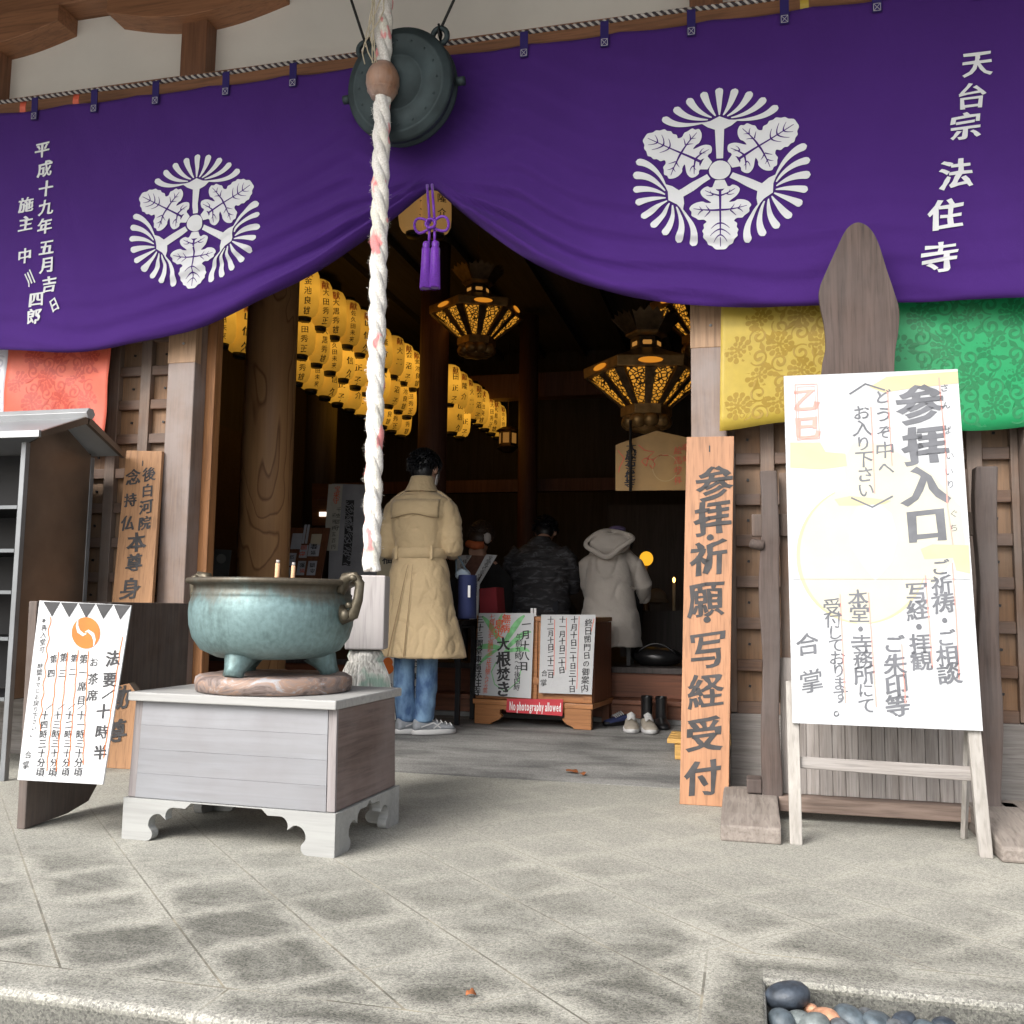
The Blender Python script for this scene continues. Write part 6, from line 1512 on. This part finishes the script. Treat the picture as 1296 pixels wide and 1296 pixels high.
for s in (-1, 1):
    P = [sh_[s]+Vector((-s*.045, 0, .025)), sh_[s]+Vector((-s*.01, 0, -.02)), sh_[s].lerp(el[s], .35)+Vector((s*.006,0,0)), sh_[s].lerp(el[s], .7)+Vector((s*.004,-.01,0)), el[s]+Vector((0,-.01,0)), el[s].lerp(wr[s], .35), el[s].lerp(wr[s], .75), el[s].lerp(wr[s], .95)]
    fine = []; rad = []; R_ = [.072,.082,.074,.070,.068,.064,.058,.060]
    for i in range(len(P)-1):
        for j in range(6):
            t = j/6; fine.append(P[i].lerp(P[i+1], t)); rad.append((R_[i]*(1-t)+R_[i+1]*t)*(1+.055*math.sin(i*6+j*1.9+s)*(1 if i > 1 else .2)))
    ct.tube(fine, rad, 18)
coat = ct.build('trench_coat', MT['trench'], man, remesh=.0085, smooth_it=3)
wrinkle(coat, .011, 9, (1.0, 1.0, .8))
# yoke flap, belt, epaulettes, collar, vent
yb = my-.155
def backy(x, z):
    rx = float(np.interp(z, zz, [p[1] for p in prof])); ry = float(np.interp(z, zz, [p[2] for p in prof])); u = max(-.97, min(.97, (x-cx)/rx)); return my-ry*math.sqrt(1-u*u)
m = MB(); nX = 24; za, zc_ = zsh+.03, Zs(655)
for i in range(nX+1):
    u = -1+2*i/nX; x = cx+u*wsh*.66; zl = zc_+.012*math.cos(u*math.pi)-.0
    for j in range(5):
        t = j/4; z = za+(zl-za)*t; m.v.append(Vector((x, backy(x, z)-.006-.006*t, z)))
for i in range(nX):
    for j in range(4): a = i*5+j; m.f.append([a, a+1, a+6, a+5]); m.m.append(0); m.sm.append(True)
o = m.build('yoke_flap', MT['trench'], coat); sm = o.modifiers.new('t', 'SOLIDIFY'); sm.thickness = .004
m = MB(); rings = []
for z in (zbelt-.036, zbelt-.032, zbelt+.024, zbelt+.028): rings.append(ring_e((cx, my, z), wb*1.045+(.008 if abs(z-zbelt+.004) < .031 else 0), .133+(.006 if abs(z-zbelt+.004) < .031 else 0), 48))
m.loft(rings, cap=False); m.build('belt', MT['trench'], coat)
m = MB()
for s in (-1, 1): x = cx+s*wb*.72; m.bx(x-.009, x+.009, backy(x, zbelt)-.028, backy(x, zbelt)-.016, zbelt-.045, zbelt+.04)
m.build('belt_loop', MT['trench'], coat, bevel=.002)
for s in (-1, 1):
    m = MB(); a, b_ = Vector((cx+s*.075, my+.0, zsh+.105)), sh_[s]+Vector((s*.02, 0, .052)); m.tube([a, a.lerp(b_, .5)+Vector((0,0,.012)), b_, b_+Vector((s*.012,0,-.03))], [.018,.022,.024,.02], 8, flat=.4); m.build('epaulette', MT['trench'], coat)
m = MB(); rings = []
for z, rx, ry, dy in ((zsh+.085, .112, .105, -.015), (zsh+.11, .100, .092, -.012), (zsh+.145, .084, .082, -.008), (zsh+.185, .074, .076, 0), (zsh+.19, .068, .070, 0), (zsh+.14, .06, .06, 0)): rings.append(ring_e((cx+.008, my+dy, z), rx, ry, 32))
m.loft(rings, cap=False); m.build('collar', MT['trench'], coat)
m = MB()                                                           # centre back pleats: dark strips paint their crease shade
for x0, x1, wd in ((cx-.020, Xp(506, 820), .010), (cx+.012, Xp(527, 820), .007)):
    m.strip([Vector((x0+(x1-x0)*t, backy(x0+(x1-x0)*t, zbelt-.08-(zbelt-.08-zhem-.012)*t)-.0135, zbelt-.08-(zbelt-.08-zhem-.012)*t)) for t in [i/14 for i in range(15)]], [wd*(.3+.7*i/14) for i in range(15)], (0,-1,0))
m.build('pleat_shade', MT['trenchd'], coat)
m = MB(); m.strip([Vector((cx+u*wsh*.66, backy(cx+u*wsh*.66, zc_)-.013, zc_+.012*math.cos(u*math.pi)-.003)) for u in [i/12-1 for i in range(25)]], .004, (0,-1,0)); m.build('yoke_seam', MT['trenchd'], coat)
# sneakers belong to the man
def worn_shoe(px, rot, par):
    p = Vector(px); q = MB(); Mx = Matrix.Translation(p) @ Matrix.Rotation(rot, 4, 'Z'); n = 16; rings = []
    for t, w_, h_ in [(-.50,.20,.80),(-.46,.36,.98),(-.34,.42,1.0),(-.18,.40,.98),(0,.43,.78),(.2,.48,.58),(.36,.46,.48),(.46,.34,.40),(.5,.10,.2)]:
        rings.append([Mx @ Vector((.104*w_*math.copysign(abs(math.cos(a))**.8, math.cos(a)), .28*t, .02+.088*h_*(.5+.5*math.sin(a))*(1-.2*abs(math.cos(a))))) for a in [2*math.pi*i/n for i in range(n)]])
    q.loft(rings); up = q.build('sneaker', MT['shoe'], par, subsurf=1)
    q = MB(); rings = []
    for z in (0, .006, .026, .032):
        k = .97 if z in (0, .032) else 1.03
        rings.append([Mx @ Vector((.104*.5*k*math.cos(a)*(1+.12*math.sin(a)), .28*.515*k*math.sin(a), z)) for a in [2*math.pi*i/24 for i in range(24)]])
    q.loft(rings); q.build('sole', MT['sole'], up)
    q = MB()
    for i in range(5): y = -.02+.032*i; z = .10-.009*i; q.tube([Mx @ Vector((-.034,y,z-.012)), Mx @ Vector((0,y,z+.002)), Mx @ Vector((.034,y,z-.012))], .004, 5)
    for s in (-1, 1):
        q.strip([Mx @ Vector((s*.047,-.10,.05)), Mx @ Vector((s*.049,-.02,.075)), Mx @ Vector((s*.049,.03,.04))], .008, Mx.to_3x3() @ Vector((s,0,0))); q.strip([Mx @ Vector((s*.050,-.02,.04)), Mx @ Vector((s*.046,.03,.075))], .008, Mx.to_3x3() @ Vector((s,0,0)))
    q.build('laces', MT['sole'], up)
for (xk, xf), ro in zip(legx, (-40, -52)):
    worn_shoe((xf+.075*math.sin(R(-ro)), my-.01+.075*math.cos(R(ro)), 0), R(ro), man)
# tote bag on his forearm
Yb = my+.16; tb_ = thing('tote_bag', 'navy canvas tote bag with white label hanging from the arm of the man in tan', 'bag', at(588, 783, Yb))
q4 = [at(577,727,Yb), at(599,728,Yb), at(598,783,Yb), at(576,783,Yb)]
m = MB(); e_ = []
for i in range(9):
    t = i/8; l = q4[0].lerp(q4[3], t); r_ = q4[1].lerp(q4[2], t); c = (l+r_)/2; e_.append(ring_e((c.x, Yb+.07, c.z), (r_-l).length/2*(1+.03*math.sin(t*9)), .075*(1+.1*t), 24))
m.loft(e_); m.build('bag_body', MT['navy'], tb_)
m = MB(); m.tube([at(578,728,Yb+.04), at(577,705,Yb+.05), el[1]+Vector((.0,.10,-.05)), at(594,728,Yb+.1)], .006, 6); m.build('strap', plain('blue grey strap', (.16,.22,.28), .8), tb_)
m = MB(); m.ell(at(586,726,Yb+.07), (.055,.05,.035), 12); 
for v in m.v: v += Vector((0,0,.02*noise.noise(v*25)))
m.build('cloth_inside', plain('pale blue cloth', (.42,.5,.58), .8), tb_)
m = MB(); m.bx(at(594,741,Yb).x-.007, at(594,741,Yb).x+.009, Yb-.008, Yb-.004, at(594,756,Yb).z, at(594,741,Yb).z); m.build('label_patch', MT['white'], tb_)

# ---- seated figures further in
def stool(c, r, h, label):
    t = thing('low_stool', label, 'stool', (c[0], c[1], ZF)); m = MB(); m.bx(c[0]-r, c[0]+r, c[1]-r*.8, c[1]+r*.8, ZF+h-.04, ZF+h); m.build('seat', MT['black'], t, bevel=.006)
    for sx in (-1, 1):
        for sy in (-1, 1): m = MB(); m.bx(c[0]+sx*r*.85-.015, c[0]+sx*r*.85+.015, c[1]+sy*r*.65-.015, c[1]+sy*r*.65+.015, ZF, ZF+h-.041); m.build('leg', MT['black'], t)
def seated(px, py_top, py_sh, wpx, Y, label, bow=.16, head_d=.0, seat_h=.40):
    c = at(px, py_sh, Y); zs = c.z; w_ = pxsize(c, wpx)/2; seat = ZF+seat_h; x = c.x
    per = thing('person', label, 'person', (x, Y, ZF)); b_ = MB()
    hc = (x+head_d, Y+bow+.08, at(px, py_top, Y+.15).z-.11); T, MM = head(b_, hc, (0, 1, 0), R(-38))
    b_.tube([(x, Y-.02, seat+.1), (x, Y-.03, (seat+zs)/2), (x, Y+.02, zs-.08), (x, Y+.07, zs-.02), hc], [.10,.10,.09,.06,.045], 16, flat=.7)
    for s in (-1, 1):
        b_.tube([(x+s*.09, Y, seat+.08), (x+s*.11, Y+.22, seat+.09), (x+s*.12, Y+.42, seat+.06), (x+s*.12, Y+.44, ZF+.25), (x+s*.12, Y+.42, ZF+.05), (x+s*.12, Y+.50, ZF+.03)], [.085,.08,.062,.05,.04,.03], 12)
        e1 = Vector((x+s*(w_-.05), Y+.10, seat+.22)); w1 = Vector((x+s*.10, Y+.34, seat+.24)); b_.tube([(x+s*.08, Y+.03, zs-.02), (x+s*(w_-.08), Y+.03, zs-.06), e1, w1], [.06,.05,.04,.028], 10); hand(b_, w1, (-s*.4, 1, 0), s, (0,0,1))
    b_.build('body', MT['skin'], per, remesh=.010, smooth_it=1)
    return per, x, zs, w_, seat, T, MM
# broad back in dark camouflage jacket
Y2 = 7.45
per, x, zs, w_, seat, T, MM = seated(683, 656, 694, 90, Y2, 'broad shouldered person seated with head bowed in a dark camouflage jacket', seat_h=.36)
stool((x, Y2+.05), .2, .36, 'black low stool under the person in the camouflage jacket')
hair_cap(T, MM, 1.0, MT['hair'], per)
m = MB(); rings = []
zlo = seat-.02; pr = [(zlo, w_*.92, .20), (zlo+.12, w_*.88, .19), (zlo+.28, w_*.86, .18), (zs-.16, w_*.95, .17), (zs-.06, w_*.86, .15), (zs+.01, w_*.62, .12), (zs+.06, w_*.34, .10), (zs+.10, w_*.24, .09)]
for i in range(44):
    z = zlo+(pr[-1][0]-zlo)*i/43; rings.append(ring_e((x, Y2+.05*(max(0, z-zs+.2)/.3), z), float(np.interp(z, [p[0] for p in pr], [p[1] for p in pr])), float(np.interp(z, [p[0] for p in pr], [p[2] for p in pr])), 40, lambda a: .03*noise.noise(Vector((a*1.5, z*11, 2)))+.018*math.sin(z*46+2*math.sin(a*2))))
m.loft(rings)
for s in (-1, 1): m.tube([(x+s*w_*.55, Y2+.02, zs-.02), (x+s*(w_-.06), Y2+.02, zs-.10), (x+s*(w_-.03), Y2+.06, zs-.24), (x+s*(w_-.03), Y2+.09, seat+.24), (x+s*.16, Y2+.32, seat+.22)], [.08,.085,.075,.07,.055], 16)
wrinkle(m.build('jacket', MT['camo'], per, remesh=.011, smooth_it=2), .022, 8, (.7, .7, 1.6))
m = MB()
for s in (-1, 1): m.tube([(x+s*.09, Y2, seat+.06), (x+s*.13, Y2+.22, seat+.08), (x+s*.14, Y2+.44, seat+.05), (x+s*.14, Y2+.44, ZF+.06)], [.13,.105,.085,.065], 14)
m.tube([(x-.18, Y2-.02, seat+.05), (x+.18, Y2-.02, seat+.05)], [.14,.14], 14); m.build('trousers', plain('dark grey trousers', (.035,.037,.045), .8), per)
# bowed figure in hooded oatmeal coat
Y3 = 7.30
per, x, zs, w_, seat, T, MM = seated(772, 672, 700, 66, Y3, 'person bowing deeply in a long oatmeal hooded coat beside the notice box', bow=.30, head_d=.02, seat_h=.42)
stool((x, Y3+.12), .17, .40, 'black low stool under the oatmeal coat')
hair_cap(T, MM, 1.0, MT['hair'], per)
xa, xb = at(733, 816, Y3).x, at(812, 818, Y3).x; zlo = max(ZF+.02, at(770, 818, Y3).z); zc = zs
m = MB(); rings = []; pr = [(zlo, (xb-xa)/2, .22, (xa+xb)/2), (zlo+.25, (xb-xa)/2*.93, .21, (xa+xb)/2-.0), (zs-.42, w_*1.02, .19, x), (zs-.2, w_*.92, .17, x), (zs-.06, w_*.88, .15, x), (zs+.03, w_*.66, .12, x), (zs+.08, w_*.36, .10, x)]
zz_ = [p[0] for p in pr]
for i in range(50):
    z = zlo+(pr[-1][0]-zlo)*i/49; g_ = lambda k: float(np.interp(z, zz_, [p[k] for p in pr])); d = max(0, (zs-.35-z)/.6)
    rings.append(ring_e((g_(3), Y3+.06*max(0, (z-zs+.25)/.3), z), g_(1), g_(2), 48, lambda a: d*(.04*math.sin(a*5+1)+.03*math.sin(a*8))))
m.loft(rings)
for s in (-1, 1): m.tube([(x+s*w_*.5, Y3+.05, zs-.02), (x+s*(w_-.02), Y3+.05, zs-.09), (x+s*(w_+.045 if s > 0 else w_-.02), Y3+.10, zs-.24), (x+s*(w_+.03 if s > 0 else w_-.03), Y3+.20, zs-.33), (x+s*.10, Y3+.42, zs-.30)], [.07,.075,.07,.066,.055], 16)
cg = m.build('hooded_coat', MT['oat'], per, remesh=.010, smooth_it=2); wrinkle(cg, .022, 5, (1.2, 1.2, .7))
m = MB(); hl, hr, hb, ht = at(741, 688, Y3-.14), at(801, 680, Y3-.12), at(769, 705, Y3-.18), at(776, 672, Y3-.04)   # hood lying on the back
P = [hl, Vector(((hl.x+ht.x)/2, Y3-.11, ht.z-.015)), ht, hr, Vector(((hr.x+hb.x)/2+.01, Y3-.18, (hr.z+hb.z)/2)), hb, Vector(((hl.x+hb.x)/2-.01, Y3-.18, (hl.z+hb.z)/2-.01))]
m.tube(smooth_closed(P, 5)+[P[0]], .022, 10, flat=.8); m.ell(((hl.x+hr.x)/2, Y3-.09, (ht.z+hb.z)/2+.0), ((hr.x-hl.x)/2*.9, .06, (ht.z-hb.z)/2*.85), 18)
m.build('hood', MT['oat'], cg, remesh=.009, smooth_it=4)
m = MB(); m.ell(at(781, 670, Y3+.05), (.07,.06,.03), 14); m.build('purple_collar', plain('lavender scarf', (.12,.09,.19), .9), per)
m = MB(); a, b_ = at(797, 742, Y3-.20), at(804, 746, Y3-.19); m.strip([a, b_], .012, (0,-1,0)); m.build('pocket_seam', plain('coat seam', (.18,.16,.14), .9), cg)
m = MB()
for s in (-1, 1): m.tube([(x+s*.09, Y3+.02, seat+.06), (x+s*.12, Y3+.25, seat+.08), (x+s*.13, Y3+.44, seat+.04), (x+s*.13, Y3+.44, ZF+.06)], [.11,.10,.08,.06], 12)
m.build('trousers', MT['blackcloth'], per)
# masked figure behind the slanted stand
Y4 = 7.2
per, x, zs, w_, seat, T, MM = seated(607, 664, 712, 62, Y4, 'brown haired person in black with orange collar and mask bending beyond the slanted stand', bow=.14, head_d=-.05, seat_h=.30)
stool((x, Y4+.05), .18, .30, 'black low stool under the brown haired person')
hair_cap(T, MM, 1.18, MT['hairbr'], per)
m = MB(); rings = []; zlo = seat-.02
for i in range(30):
    z = zlo+(zs+.05-zlo)*i/29; t = i/29; rings.append(ring_e((x, Y4+.02, z), w_*(.95 if t < .75 else .95-(t-.75)*2.2), .17*(1 if t < .8 else 1-(t-.8)*1.8), 32, lambda a: .03*noise.noise(Vector((a*2, z*9, 5)))))
m.loft(rings)
for s in (-1, 1): m.tube([(x+s*w_*.5, Y4+.02, zs-.05), (x+s*w_*.95, Y4+.04, zs-.14), (x+s*w_*.98, Y4+.10, zs-.36), (x+s*.12, Y4+.32, seat+.24)], [.07,.075,.068,.055], 12)
m.build('black_coat', MT['blackcloth'], per, remesh=.012, smooth_it=2)
m = MB(); a, b_ = at(592, 688, Y4+.06), at(612, 690, Y4+.06); m.tube([a, (a+b_)/2+Vector((0,-.03,-.012)), b_], [.03,.035,.03], 10); m.build('orange_collar', plain('orange knit collar', (.42,.10,.03), .8), per)
m = MB(); c = at(617, 681, Y4+.1); m.ell(c, (.030,.03,.045), 12); m.strip([c+Vector((-.02,-.032,.03)), c+Vector((.0,-.034,-.03))], .006, (0,-1,0)); m.build('face_mask', plain('dim white mask', (.45,.42,.40), .8), per)
